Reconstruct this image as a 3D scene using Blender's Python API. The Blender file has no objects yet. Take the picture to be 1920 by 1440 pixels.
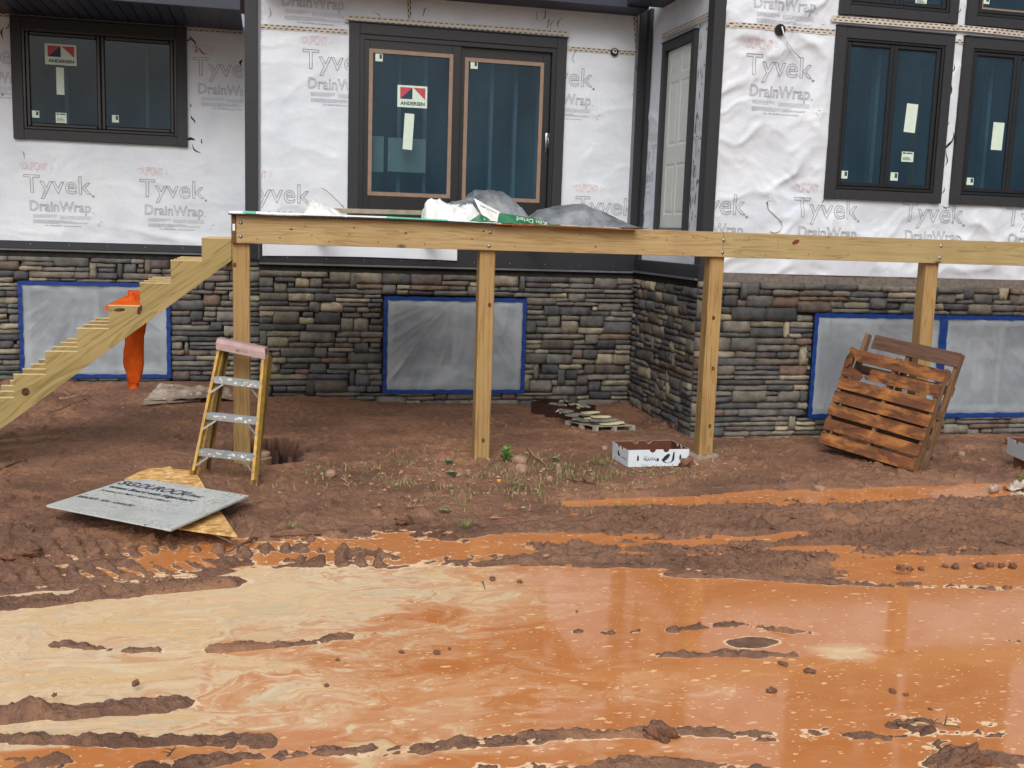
import bpy, bmesh, math, random
import numpy as np
from mathutils import Vector, Matrix

random.seed(7)
rng = np.random.default_rng(11)
scene = bpy.context.scene
col = scene.collection

# ------------------------------------------------------------------ camera
FPX = 1970.0                                   # focal length in px of a 1920 px wide frame
YAW, PITCH, ROLL = (math.radians(a) for a in (13.16, 8.15, -1.88))
CAM = np.array([0.0, 0.0, 2.0])
def _rot():
    cy, sy, cp, sp = math.cos(YAW), math.sin(YAW), math.cos(PITCH), math.sin(PITCH)
    fwd = np.array([sy*cp, cy*cp, -sp]); right = np.array([cy, -sy, 0.0]); down = np.cross(fwd, right)
    c, s = math.cos(ROLL), math.sin(ROLL)
    return np.array([c*right + s*down, -s*right + c*down, fwd])
CR = _rot()
cd = bpy.data.cameras.new('camera'); cam = bpy.data.objects.new('camera', cd); col.objects.link(cam)
cd.sensor_width = 36.0; cd.lens = FPX/1920*36.0; cd.clip_start = 0.05; cd.clip_end = 500
mw = Matrix.Identity(4)
for i in range(3):
    mw[i][0], mw[i][1], mw[i][2], mw[i][3] = CR[0][i], -CR[1][i], -CR[2][i], CAM[i]
cam.matrix_world = mw
scene.camera = cam

# ------------------------------------------------------------------ light
SUN_EL, SUN_ROT = 44.0, 196.0
w = bpy.data.worlds.new('World'); scene.world = w; w.use_nodes = True
wt = w.node_tree; wt.nodes.clear()
sky = wt.nodes.new('ShaderNodeTexSky'); sky.sky_type = 'NISHITA'; sky.sun_disc = False
sky.sun_elevation = math.radians(SUN_EL); sky.sun_rotation = math.radians(SUN_ROT)
sky.air_density = 1.0; sky.dust_density = 6.0; sky.ozone_density = 1.0
hs = wt.nodes.new('ShaderNodeHueSaturation'); hs.inputs['Saturation'].default_value = 0.60
bg = wt.nodes.new('ShaderNodeBackground'); bg.inputs[1].default_value = 0.13
wo = wt.nodes.new('ShaderNodeOutputWorld')
wt.links.new(sky.outputs[0], hs.inputs['Color']); wt.links.new(hs.outputs[0], bg.inputs[0]); wt.links.new(bg.outputs[0], wo.inputs[0])
sl = bpy.data.lights.new('sun', 'SUN'); sl.energy = 1.35; sl.angle = math.radians(45); sl.color = (1.0, 0.985, 0.965)
so = bpy.data.objects.new('sun', sl); col.objects.link(so)
# light comes from behind the camera, a little to the left
az = math.radians(SUN_ROT)
sd = Vector((math.sin(az)*math.cos(math.radians(SUN_EL)), math.cos(az)*math.cos(math.radians(SUN_EL)), math.sin(math.radians(SUN_EL))))
so.rotation_euler = sd.to_track_quat('Z', 'Y').to_euler(); so.location = (-4, -6, 12)
scene.view_settings.view_transform = 'Standard'; scene.view_settings.look = 'None'
scene.view_settings.exposure = 0.0; scene.view_settings.gamma = 1.0; scene.view_settings.use_curve_mapping = False

# ------------------------------------------------------------------ measuring helpers
def ray(x, y): return CR.T @ np.array([(x-960)/FPX, (y-720)/FPX, 1.0])
def pz(x, y, z=0.0): d = ray(x, y); return CAM + d*((z-CAM[2])/d[2])
def py(x, y, Y): d = ray(x, y); return CAM + d*(Y/d[1])
def px_(x, y, X): d = ray(x, y); return CAM + d*(X/d[0])
def rect(corners, D):
    "measured x0,x1,z0,z1 of a rectangle standing in the plane y = D (corners TL,TR,BR,BL)"
    p = [py(a, b, D) for a, b in corners]
    return ((p[0][0]+p[3][0])/2, (p[1][0]+p[2][0])/2, (p[2][2]+p[3][2])/2, (p[0][2]+p[1][2])/2)

def _h(ix, iy, s):
    n = (ix.astype(np.int64)*374761393 + iy.astype(np.int64)*668265263 + s*974634777) & 0x7fffffff
    n = ((n ^ (n >> 13))*1274126177) & 0x7fffffff
    return ((n ^ (n >> 16)) & 0xffff)/65535.0
def vn(x, y, s=0):
    x = np.asarray(x, float); y = np.asarray(y, float)
    ix = np.floor(x).astype(np.int64); iy = np.floor(y).astype(np.int64); fx = x-ix; fy = y-iy
    fx = fx*fx*(3-2*fx); fy = fy*fy*(3-2*fy)
    a = _h(ix, iy, s)*(1-fx)+_h(ix+1, iy, s)*fx; b = _h(ix, iy+1, s)*(1-fx)+_h(ix+1, iy+1, s)*fx
    return (a*(1-fy)+b*fy)*2-1
def fbm(x, y, s=0, o=4, g=.5):
    r = 0; a = 1
    for i in range(o):
        r = r + a*vn(x*2**i+17*i, y*2**i-9*i, s+i); a *= g
    return r
def ridge(x, y, s=0, o=3):
    r = 0; a = 1
    for i in range(o):
        r = r + a*(1-np.abs(vn(x*2**i, y*2**i, s+i)))**3; a *= .5
    return r

# ------------------------------------------------------------------ object helpers
class MB:
    def __init__(s): s.v = []; s.f = []; s.m = []
    def add(s, vs, fs, mi=0):
        o = len(s.v); s.v += [tuple(map(float, p)) for p in vs]; s.f += [tuple(i+o for i in f) for f in fs]; s.m += [mi]*len(fs); return s
    def box(s, x0, x1, y0, y1, z0, z1, mi=0, bev=0.0):
        if bev:
            b = min(bev, (x1-x0)*.45, (y1-y0)*.45, (z1-z0)*.45)
            vs = []
            for z, i in ((z0, b), (z0+b, 0), (z1-b, 0), (z1, b)):
                vs += [(x0+i+(b if not i else 0), y0+i, z), (x1-i-(b if not i else 0), y0+i, z), (x1-i, y0+i+(b if not i else 0), z), (x1-i, y1-i-(b if not i else 0), z),
                       (x1-i-(b if not i else 0), y1-i, z), (x0+i+(b if not i else 0), y1-i, z), (x0+i, y1-i-(b if not i else 0), z), (x0+i, y0+i+(b if not i else 0), z)]
            fs = [tuple(range(7, -1, -1)), tuple(range(24, 32))]
            for k in range(3):
                for j in range(8): fs.append((k*8+j, k*8+(j+1) % 8, (k+1)*8+(j+1) % 8, (k+1)*8+j))
            return s.add(vs, fs, mi)
        return s.add([(x0,y0,z0),(x1,y0,z0),(x1,y1,z0),(x0,y1,z0),(x0,y0,z1),(x1,y0,z1),(x1,y1,z1),(x0,y1,z1)],
                     [(0,3,2,1),(4,5,6,7),(0,1,5,4),(1,2,6,5),(2,3,7,6),(3,0,4,7)], mi)
    def prism(s, poly, n0, n1, axis='y', mi=0):
        "poly in the two other axes, extruded from n0 to n1"
        n = len(poly)
        def P(a, b, c): return (a, c, b) if axis == 'y' else ((a, b, c) if axis == 'z' else (c, a, b))
        vs = [P(a, b, n0) for a, b in poly]+[P(a, b, n1) for a, b in poly]
        return s.add(vs, [tuple(range(n)), tuple(range(2*n-1, n-1, -1))]+[(i, i+n, (i+1) % n+n, (i+1) % n) for i in range(n)], mi)
    def tube(s, pts, r, n=8, mi=0, cap=True):
        pts = [Vector(p) for p in pts]; rs = r if isinstance(r, (list, tuple)) else [r]*len(pts); rings = []
        for i, p in enumerate(pts):
            d = (pts[min(i+1, len(pts)-1)]-pts[max(i-1, 0)]).normalized()
            a = d.cross(Vector((0, 0, 1)))
            if a.length < .1: a = d.cross(Vector((1, 0, 0)))
            a.normalize(); b = d.cross(a)
            rings.append([p+(a*math.cos(t)+b*math.sin(t))*rs[i] for t in [2*math.pi*k/n for k in range(n)]])
        fs = [(i*n+k, i*n+(k+1) % n, (i+1)*n+(k+1) % n, (i+1)*n+k) for i in range(len(pts)-1) for k in range(n)]
        if cap: fs += [tuple(range(n-1, -1, -1)), tuple((len(pts)-1)*n+k for k in range(n))]
        return s.add([v for g in rings for v in g], fs, mi)
    def grid(s, fn, nu, nv, mi=0, flip=False, keep=None):
        vs = [fn(i/nu, j/nv) for j in range(nv+1) for i in range(nu+1)]
        fs = []
        for j in range(nv):
            for i in range(nu):
                if keep and not keep((i+.5)/nu, (j+.5)/nv): continue
                q = (j*(nu+1)+i, j*(nu+1)+i+1, (j+1)*(nu+1)+i+1, (j+1)*(nu+1)+i); fs.append(q[::-1] if flip else q)
        return s.add(vs, fs, mi)
    def build(s, name, mats, parent=None, smooth=False, label=None, off=None, tone=None, **kw):
        me = bpy.data.meshes.new(name); o = bpy.data.objects.new(name, me); col.objects.link(o)
        L = Vector((0, 0, 0))
        if parent is not None and off is None:
            p = parent
            while p is not None: L = L + p.location; p = p.parent
        elif off is not None: L = Vector(off)
        me.from_pydata([(a-L.x, b-L.y, c-L.z) for a, b, c in s.v], [], s.f)
        for m_ in (mats if isinstance(mats, (list, tuple)) else [mats]): me.materials.append(m_)
        me.polygons.foreach_set('material_index', s.m)
        if smooth: me.polygons.foreach_set('use_smooth', [True]*len(s.f))
        me.update()
        if parent is not None: o.parent = parent
        elif off is not None: o.location = L
        if label: o['label'] = label
        for k, v in kw.items(): o[k] = v
        return o
def thing(name, label, cat, loc=(0, 0, 0), group=None, rot=None):
    o = bpy.data.objects.new(name, None); col.objects.link(o); o.location = loc; o['label'] = label; o['category'] = cat
    o.empty_display_size = .1
    if group: o['group'] = group
    if rot is not None: o.rotation_euler = rot
    return o
def tag(o, label, cat, group=None):
    o['label'] = label; o['category'] = cat
    if group: o['group'] = group
    return o
ZERO = (0, 0, 0)

# ------------------------------------------------------------------ materials
def S(h):
    h = h.lstrip('#'); c = [int(h[i:i+2], 16)/255 for i in (0, 2, 4)]
    return tuple((x/12.92 if x <= .04045 else ((x+.055)/1.055)**2.4) for x in c)+(1.0,)
def K(c, k): return tuple(x*k for x in c[:3])+(1.0,)
class MT:
    def __init__(s, name, color=(.5, .5, .5, 1), rough=.6, spec=.5, metal=0.0):
        s.m = bpy.data.materials.new(name); s.m.use_nodes = True; s.t = s.m.node_tree
        s.b = s.t.nodes['Principled BSDF']; s.b.inputs['Base Color'].default_value = color
        s.b.inputs['Roughness'].default_value = rough; s.b.inputs['Specular IOR Level'].default_value = spec; s.b.inputs['Metallic'].default_value = metal
        s.tc = None
    def N(s, t, **k):
        n = s.t.nodes.new('ShaderNode'+t)
        for a, b in k.items():
            if a.startswith('_'): setattr(n, a[1:], b)
            else: s.put(n.inputs[a.replace('9', ' ')], b)
        return n
    def put(s, sock, v):
        if isinstance(v, bpy.types.NodeSocket): s.t.links.new(v, sock)
        elif v is not None: sock.default_value = v
    def co(s, scale=(1, 1, 1), rot=(0, 0, 0), loc=(0, 0, 0), kind='Object'):
        if s.tc is None: s.tc = s.N('TexCoord')
        mp = s.N('Mapping'); s.put(mp.inputs[0], s.tc.outputs[kind]); mp.inputs['Scale'].default_value = scale; mp.inputs['Rotation'].default_value = rot; mp.inputs['Location'].default_value = loc
        return mp.outputs[0]
    def noise(s, vec, scale=5, detail=4, rough=.55, dist=0.0, out=0):
        n = s.N('TexNoise'); s.put(n.inputs['Vector'], vec); n.inputs['Scale'].default_value = scale; n.inputs['Detail'].default_value = detail
        n.inputs['Roughness'].default_value = rough; n.inputs['Distortion'].default_value = dist; return n.outputs[out]
    def ramp(s, f, stops, interp='LINEAR'):
        n = s.N('ValToRGB'); s.put(n.inputs[0], f); n.color_ramp.interpolation = interp; e = n.color_ramp.elements
        while len(e) < len(stops): e.new(.5)
        for i, (p, c) in enumerate(stops):
            e[i].position = p; e[i].color = c if isinstance(c, tuple) else (c, c, c, 1)
        return n.outputs[0]
    def mix(s, f, a, b, mode='MIX'):
        n = s.N('Mix', _data_type='RGBA', _blend_type=mode); s.put(n.inputs[0], f); s.put(n.inputs[6], a); s.put(n.inputs[7], b); return n.outputs[2]
    def math(s, op, a, b=None, c=None):
        n = s.N('Math', _operation=op); s.put(n.inputs[0], a)
        if b is not None: s.put(n.inputs[1], b)
        if c is not None: s.put(n.inputs[2], c)
        return n.outputs[0]
    def rng(s, v, a, b, c=0.0, d=1.0):
        n = s.N('MapRange'); s.put(n.inputs[0], v)
        for i, q in enumerate((a, b, c, d)): n.inputs[i+1].default_value = q
        return n.outputs[0]
    def bump(s, h, strength=.3, dist=.01, prev=None):
        n = s.N('Bump'); n.inputs['Strength'].default_value = strength; n.inputs['Distance'].default_value = dist; s.put(n.inputs['Height'], h)
        if prev: s.put(n.inputs['Normal'], prev)
        return n.outputs[0]
    def fin(s, color=None, rough=None, normal=None, **k):
        if color is not None: s.put(s.b.inputs['Base Color'], color)
        if rough is not None: s.put(s.b.inputs['Roughness'], rough)
        if normal is not None: s.put(s.b.inputs['Normal'], normal)
        return s.m
def plain(name, c, rough=.6, spec=.4, metal=0.0, var=.12, sc=14, bump=.15, bd=.002):
    t = MT(name, c, rough, spec, metal); v = t.co(); n = t.noise(v, sc, 5)
    t.fin(t.mix(t.rng(n, .3, .7), K(c, 1-var), K(c, 1+var)), normal=t.bump(t.noise(v, sc*6, 3), bump, bd)); return t.m
def wood(name, base, dark, axis, grain=26, knots=True, dirt=0.0, rough=.6, light=None, blotch=None, rot=None):
    t = MT(name, rough=rough, spec=.25)
    sc = [grain]*3; sc['xyz'.index(axis)] = 1.3
    v = t.co(tuple(sc))
    if rot: mp = t.N('Mapping'); t.put(mp.inputs[0], t.co(rot=rot)); mp.inputs['Scale'].default_value = tuple(sc); v = mp.outputs[0]
    info = t.N('ObjectInfo')
    off = t.N('VectorMath', _operation='SCALE'); t.put(off.inputs[0], (31.0, 17.0, 11.0)); t.put(off.inputs['Scale'], info.outputs['Random'])
    ad = t.N('VectorMath', _operation='ADD'); t.put(ad.inputs[0], v); t.put(ad.inputs[1], off.outputs[0]); v = ad.outputs[0]
    n1 = t.noise(v, .35, 4, .55, .9)
    rings = t.math('FRACT', t.math('MULTIPLY', n1, 9.0)); rg = t.ramp(rings, [(0, .0), (.55, .15), (.85, 1.0), (1, .1)])
    n2 = t.noise(v, 2.2, 5, .6)
    c = t.mix(t.math('MULTIPLY', rg, .85), base, dark)
    c = t.mix(t.rng(n2, .35, .75, 0, .45), c, light or K(base, 1.3))
    big = t.noise(t.co((1, 1, 1)), 1.7, 3); c = t.mix(t.rng(big, .35, .7, 0, .35), c, K(dark, .95))
    if knots:
        vo = t.N('TexVoronoi'); ks = [3.0]*3; ks['xyz'.index(axis)] = 1.6
        t.put(vo.inputs['Vector'], t.co(tuple(ks), loc=(.3, .7, .2))); vo.inputs['Scale'].default_value = 1.0
        c = t.mix(t.rng(vo.outputs['Distance'], .055, .10, .9, 0), c, K(dark, .25))
    if dirt: c = t.mix(t.rng(t.noise(t.co(), 6, 5), .5, .75, 0, dirt), c, S('#5a4636'))
    if blotch: c = t.mix(t.rng(t.noise(t.co((1, 1, 2)), 3.2, 6, .65, .5), .48, .66, 0, .8), c, blotch)
    t.fin(c, normal=t.bump(t.math('ADD', t.math('MULTIPLY', rg, .5), n2), .35 if blotch else .25, .003)); return t.m
PT, PTD = S('#b08d55'), S('#87622f')
M = {}
M['beam'] = wood('treated_wood_x', S('#a9936a'), S('#82683d'), 'x')
M['beam_green'] = wood('treated_wood_green', S('#a5946a'), S('#7f6d42'), 'x')
M['post'] = wood('treated_wood_z', S('#a3885b'), S('#785a31'), 'z')
M['stringer'] = wood('treated_wood_stringer', S('#9f8d5e'), S('#6f6036'), 'x', grain=15, knots=False, rot=(0, math.radians(36.5), 0))
M['freshcut'] = plain('fresh_cut_wood', S('#cdb888'), .7, .2, var=.1)
M['joist'] = wood('treated_wood_y', PT, PTD, 'y')
M['brownwood'] = wood('dark_end_wood', S('#6d4d33'), S('#3b2718'), 'y')
M['pallet'] = wood('pallet_wood', S('#68422e'), S('#32201a'), 'x', grain=10, knots=False, dirt=.5, light=S('#a0683c'), blotch=S('#b87c42'))
M['pallet_grey'] = wood('pallet_wood_grey', S('#64483a'), S('#3a2820'), 'x', grain=18, knots=False, dirt=.4, light=S('#8a7260'))
M['pallet_z'] = wood('pallet_stringer_wood', S('#7d6248'), S('#46301f'), 'z', grain=18, knots=False, dirt=.5)
M['trim'] = plain('charcoal_trim', S('#2a2c30'), .55, .35, sc=30, bump=.3)
M['trim_side'] = plain('grey_bead', S('#6f7078'), .5)
M['frame'] = plain('black_window_frame', S('#15171b'), .35, .5, bump=.05)
M['soffit'] = plain('dark_soffit', S('#2c3140'), .5)
M['flash'] = plain('black_flashing', S('#22252b'), .4, .5)
M['bead'] = plain('grey_flashing_lip', S('#5c6168'), .4)
M['lath'] = plain('scratch_coat', S('#726c67'), .9, .1, var=.25, sc=25, bump=.6, bd=.004)
M['mortar'] = plain('mortar', S('#34322f'), .95, .1, var=.3)
M['paper'] = plain('sticker_paper', S('#c2d4c8'), .6, .3, var=.05)
M['papertext'] = plain('sticker_ink', S('#39434b'), .6)
M['red'] = plain('logo_red', S('#a8434a'), .6)
M['navy'] = plain('logo_navy', S('#1d3145'), .6)
M['kraft'] = plain('kraft_tape', S('#857060'), .6, var=.12)
M['bluetape'] = plain('blue_tape', S('#0f3579'), .5, .3, var=.18, sc=20)
M['ink'] = plain('wrap_ink', S('#8a8d94'), .7, .1, var=.05)
M['inkfaint'] = plain('wrap_ink_faint', S('#a9adb6'), .7, .1)
M['inkred'] = plain('wrap_ink_red', S('#cfb2b3'), .7, .1)
M['dash'] = plain('seam_tape_marks', S('#34332f'), .7, .1)
M['seam'] = plain('seam_tape', S('#b9b3a9'), .5, .3, var=.06)
M['black'] = plain('black_plastic', S('#0d0d0e'), .4)
M['scuff'] = plain('black_scuff', S('#2b2b2c'), .8, .1)
M['cable'] = plain('white_cable', S('#d8d8d4'), .4)
M['wire'] = plain('dark_wire', S('#2c2b28'), .5)
M['door'] = plain('primed_door', S('#c4cbc8'), .45, .4, var=.03, bump=.05)
M['steel'] = plain('galvanized', S('#a9aeb2'), .35, .5, .8)
M['handle'] = plain('satin_handle', S('#8d8f8f'), .3, .5, .9)
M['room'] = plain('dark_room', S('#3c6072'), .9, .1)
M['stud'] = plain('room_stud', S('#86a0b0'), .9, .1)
M['studwood'] = plain('room_stud_wood', S('#8a7059'), .9, .1)
M['aluminium'] = plain('ladder_aluminium', S('#a4acb0'), .38, .5, .55, var=.15)
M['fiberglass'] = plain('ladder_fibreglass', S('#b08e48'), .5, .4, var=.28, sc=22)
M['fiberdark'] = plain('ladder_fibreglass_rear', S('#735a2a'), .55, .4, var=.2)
M['cap'] = plain('ladder_cap', S('#a48a89'), .6, .35, var=.12)
M['paint'] = plain('paint_splatter', S('#dcdcd8'), .6)
M['orange'] = plain('orange_fleece', S('#c4541c'), .95, .1, var=.12, sc=20, bump=.6)
M['tan_tube'] = plain('form_tube', S('#8d6f48'), .8, .2, var=.2)
M['concrete'] = plain('concrete', S('#948a7c'), .9, .2, var=.2, bump=.5)
M['rock'] = plain('field_stone', S('#9c7f6b'), .8, .2, var=.3, sc=9, bump=.6, bd=.006)
M['stick'] = plain('twig_bark', S('#6d5443'), .85, .2, var=.3)
M['stick_pale'] = plain('pale_twig', S('#a58a6e'), .85, .2, var=.3)
M['leafy'] = plain('weed_leaf', S('#5f8f45'), .5, .4, var=.25)
M['grassm'] = plain('grass_blade', S('#77804f'), .7, .2, var=.35)
M['litter'] = plain('dead_leaf', S('#9b8266'), .8, .2, var=.35)
M['whitebox'] = plain('white_cardboard', S('#c9d3dc'), .6, .3, var=.05)
M['boxink'] = plain('box_print', S('#22262b'), .6)
M['kraftin'] = plain('brown_cardboard', S('#5c3a2c'), .85, .15, var=.15)
M['darkbox'] = plain('dark_brown_cardboard', S('#3a2621'), .8, .15, var=.2)
M['tray'] = plain('plastic_crate', S('#8f8d80'), .6, .3, var=.2)
M['slabstone'] = plain('offcut_stone', S('#b9b391'), .85, .2, var=.2, sc=12, bump=.5)
M['slabgrey'] = plain('offcut_stone_grey', S('#77756c'), .85, .2, var=.25, sc=12, bump=.5)
M['greenplastic'] = plain('green_print', S('#1f6b47'), .45, .4, var=.12)
M['mint'] = plain('mint_print', S('#66b79b'), .5, .4)
M['whitefilm'] = plain('white_film', S('#d9dddb'), .45, .4, var=.05)
M['greyfilm'] = plain('grey_film', S('#6d7479'), .35, .5, var=.2, sc=8)
M['plyedge'] = plain('plywood_edge', S('#3c342e'), .8, .2, var=.3, sc=40)
M['osbedge'] = plain('osb_ragged_edge', S('#8a5c3c'), .9, .1, var=.4, sc=40, bump=.8)
M['oldboard'] = plain('weathered_board', S('#8f8474'), .9, .1, var=.2)
M['cementink'] = plain('cement_board_print', S('#333b49'), .7)
M['whitefilm2'] = plain('muddy_white_film', S('#b8ab9d'), .4, .4, var=.25, sc=20)

# house wrap
t = MT('house_wrap', rough=.62, spec=.25); v = t.co()
c = t.mix(t.rng(t.noise(v, 2.2, 4), .3, .7), S('#c4cdd8'), S('#d6dee6'))
fib = t.noise(v, 60, 4, .7); c = t.mix(t.rng(fib, .35, .7, 0, .35), c, S('#b9bdc4'))
c = t.mix(t.rng(t.noise(v, 1.1, 5, .65), .58, .8, 0, .3), c, S('#a9a6a0'))
M['wrap'] = t.fin(c, normal=t.bump(fib, .25, .002, t.bump(t.noise(t.co((1, 1, 1)), 5, 5, .6, 1.0), .5, .012)))
# glass: a real dark pane, partly see-through
t = MT('window_glass', S('#1c3a4a'), .03, .6); tr = t.N('BsdfTransparent'); tr.inputs[0].default_value = (.50, .64, .70, 1)
mx = t.N('MixShader'); mx.inputs[0].default_value = .45; v = t.co()
t.put(t.b.inputs['Base Color'], t.mix(t.rng(t.noise(t.co((1, 1, .4)), 2.0, 4), .3, .7), S('#20384a'), S('#385668')))
t.put(t.b.inputs['Normal'], t.bump(t.noise(v, 1.2, 2), .08, .02))
out = t.t.nodes['Material Output']; t.put(mx.inputs[1], tr.outputs[0]); t.put(mx.inputs[2], t.b.outputs[0]); t.put(out.inputs[0], mx.outputs[0]); M['glass'] = t.m
# plastic sheeting
t = MT('plastic_sheeting', S('#8f989f'), .27, .5); tr = t.N('BsdfTransparent'); tr.inputs[0].default_value = (.85, .9, .95, 1); mx = t.N('MixShader')
v = t.co(); n = t.noise(v, 1.6, 4, .55)
t.put(t.b.inputs['Base Color'], t.mix(t.rng(n, .3, .7), S('#909aa2'), S('#aab2b9')))
t.put(mx.inputs[0], t.rng(n, .3, .7, .60, .80)); out = t.t.nodes['Material Output']
t.put(mx.inputs[1], tr.outputs[0]); t.put(mx.inputs[2], t.b.outputs[0]); t.put(out.inputs[0], mx.outputs[0]); M['sheeting'] = t.m
# ledge stone; tone comes from each stone's own colour
t = MT('ledge_stone', rough=.82, spec=.25); v = t.co(); at = t.N('Attribute', _attribute_name='tone')
n = t.noise(v, 9, 6, .65); n3 = t.noise(v, 34, 4, .6)
c = t.mix(t.rng(n, .3, .72), K((1, 1, 1), .55), K((1, 1, 1), 1.35)); c = t.mix(1.0, at.outputs[0], c, 'MULTIPLY')
c = t.mix(t.rng(t.noise(v, 4, 4, .6), .55, .75, 0, .4), c, S('#7d6d5c'))
M['stone'] = t.fin(c, normal=t.bump(n3, .5, .004, t.bump(n, .7, .012)))
# mud
t = MT('red_mud', spec=.45); v = t.co(); at = t.N('Attribute', _attribute_name='wet')
n = t.noise(v, 2.3, 6, .62); n2 = t.noise(v, 16, 6, .68); n3 = t.noise(v, 70, 5, .65)
c = t.mix(t.rng(n, .3, .7), S('#7f5b47'), S('#a0765b')); c = t.mix(t.rng(n2, .35, .7, 0, .7), c, S('#5c4030'))
c = t.mix(t.rng(n3, .55, .75, 0, .6), c, S('#9a7862'))
cw = t.mix(t.rng(n2, .35, .68), S('#705444'), S('#9a745c')); c = t.mix(at.outputs[2], c, cw); lg = t.noise(t.co((1, 1.8, 1)), .9, 5, .6); c = t.mix(t.rng(lg, .50, .66, 0, .55), c, S('#4c3428')); c = t.mix(t.rng(lg, .32, .46, .6, 0), c, S('#b0825f'))
ro = t.mix(at.outputs[2], t.rng(n2, .3, .7, .55, .8), t.rng(n2, .3, .7, .22, .5))
hb = t.math('ADD', t.math('MULTIPLY', n2, 1.0), t.math('MULTIPLY', n3, .55))
dg = t.N('Attribute', _attribute_name='dug'); c = t.mix(dg.outputs[2], c, t.mix(t.rng(n2, .35, .65), S('#2c1712'), S('#4a2a20')))   # moist subsoil, painted darker still to stand in for shade in the pit
M['mud'] = t.fin(c, ro, t.bump(hb, 1.0, .030))
# muddy water with foam film
def water(name, film=True):
    t = MT(name, rough=.05, spec=.33); v = t.co(); dp = t.N('Attribute', _attribute_name='depth'); fl = t.N('Attribute', _attribute_name='film')
    wv = t.noise(t.co((1, 1.6, 1)), 1.4, 3, .5, .6, out=1)
    vm = t.N('VectorMath', _operation='MULTIPLY_ADD'); t.put(vm.inputs[0], wv); vm.inputs[1].default_value = (1.2, 1.0, 0); t.put(vm.inputs[2], t.co((.8, 1.5, 1)))
    sw = t.noise(vm.outputs[0], 1.7, 5, .52, 1.6); sw2 = t.noise(vm.outputs[0], 4.2, 5, .52, 2.6)
    base = t.mix(t.rng(sw, .3, .7), S('#bd7743'), S('#c68552'))
    base = t.mix(t.rng(sw2, .5, .7, 0, .35), base, S('#cd986c'))
    cream = t.mix(t.rng(sw2, .36, .64), S('#d6b48f'), S('#dfcaa6')); cream = t.mix(t.rng(sw, .52, .60, 0, .75), cream, S('#d8b684')); cream = t.mix(t.rng(t.noise(vm.outputs[0], 3.1, 6, .6, 1.5), .52, .6, 0, .7), cream, S('#c7b99c'))
    cream = t.mix(t.rng(t.noise(vm.outputs[0], 9, 6, .65, 3.0), .56, .62, 0, .5), cream, S('#c79a6e'))
    f = t.math('ADD', t.math('MULTIPLY', fl.outputs[2], 1.25), t.math('MULTIPLY', t.math('SUBTRACT', t.math('ADD', t.math('MULTIPLY', sw, .6), t.math('MULTIPLY', sw2, .4)), .5), 2.1))
    c = t.mix(t.rng(f, .30, .62), base, S('#cf9c74')); cc = t.mix(t.rng(f, .60, .80), c, cream)
    ln = t.math('ABSOLUTE', t.math('SUBTRACT', t.math('FRACT', t.math('MULTIPLY', sw, 11.0)), .5)); ln2 = t.math('ABSOLUTE', t.math('SUBTRACT', t.math('FRACT', t.math('MULTIPLY', sw2, 8.0)), .5))
    brk = t.rng(t.noise(v, 1.7, 4), .42, .58)
    cc = t.mix(t.math('MULTIPLY', t.math('MULTIPLY', t.rng(ln, .0, .09, 1, 0), brk), t.rng(f, .25, .6, .15, .55)), cc, S('#b5875c'))
    cc = t.mix(t.math('MULTIPLY', t.math('MULTIPLY', t.rng(ln2, .38, .5, 0, 1), brk), t.rng(f, .25, .6, .1, .45)), cc, S('#edd7ae'))
    # floating foam specks
    sp = None
    for k, (sc, th) in enumerate(((9, .13), (17, .18), (34, .19))):
        vo = t.N('TexVoronoi'); dv = t.N('VectorMath', _operation='MULTIPLY_ADD'); t.put(dv.inputs[0], t.noise(v, 22, 3, out=1)); dv.inputs[1].default_value = (.05, .05, 0); t.put(dv.inputs[2], t.co((.75, 1.5, 1), loc=(k*3.1, k, 0)))
        t.put(vo.inputs['Vector'], dv.outputs[0]); vo.inputs['Scale'].default_value = sc; vo.inputs['Randomness'].default_value = 1
        pick = t.N('SeparateColor'); t.put(pick.inputs[0], vo.outputs['Color'])
        rad = t.math('MULTIPLY', t.rng(pick.outputs[0], .30, 1.0, 0, 1), th*1.35)
        m_ = t.math('LESS_THAN', vo.outputs['Distance'], rad)
        m_ = t.math('MULTIPLY', m_, t.math('GREATER_THAN', t.noise(v, .9+k, 3), .40))
        sp = m_ if sp is None else t.math('MAXIMUM', sp, m_)
    cc = t.mix(t.math('MULTIPLY', sp, .75), cc, S('#ecc79c'))
    # foam line against whatever rises out of the water
    edge = t.math('SUBTRACT', dp.outputs[2], t.math('MULTIPLY', t.math('SUBTRACT', sw2, .42), .022))
    e2 = t.math('MULTIPLY', t.rng(edge, .0035, .0065, 1, 0), t.math('MULTIPLY', t.rng(t.noise(v, 3, 3), .40, .5), t.rng(fl.outputs[2], -.9, -.3)))
    cc = t.mix(t.math('MULTIPLY', e2, .85), cc, S('#efd2ac'))
    foam = t.math('MAXIMUM', t.rng(f, .55, .8), t.math('MAXIMUM', sp, e2))
    t.fin(cc, t.rng(foam, 0, 1, .07, .40), t.bump(t.math('ADD', t.math('MULTIPLY', foam, .6), t.math('MULTIPLY', t.noise(v, 9, 3), .25)), .10, .004)); return t.m
M['water'] = water('muddy_water')
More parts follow.
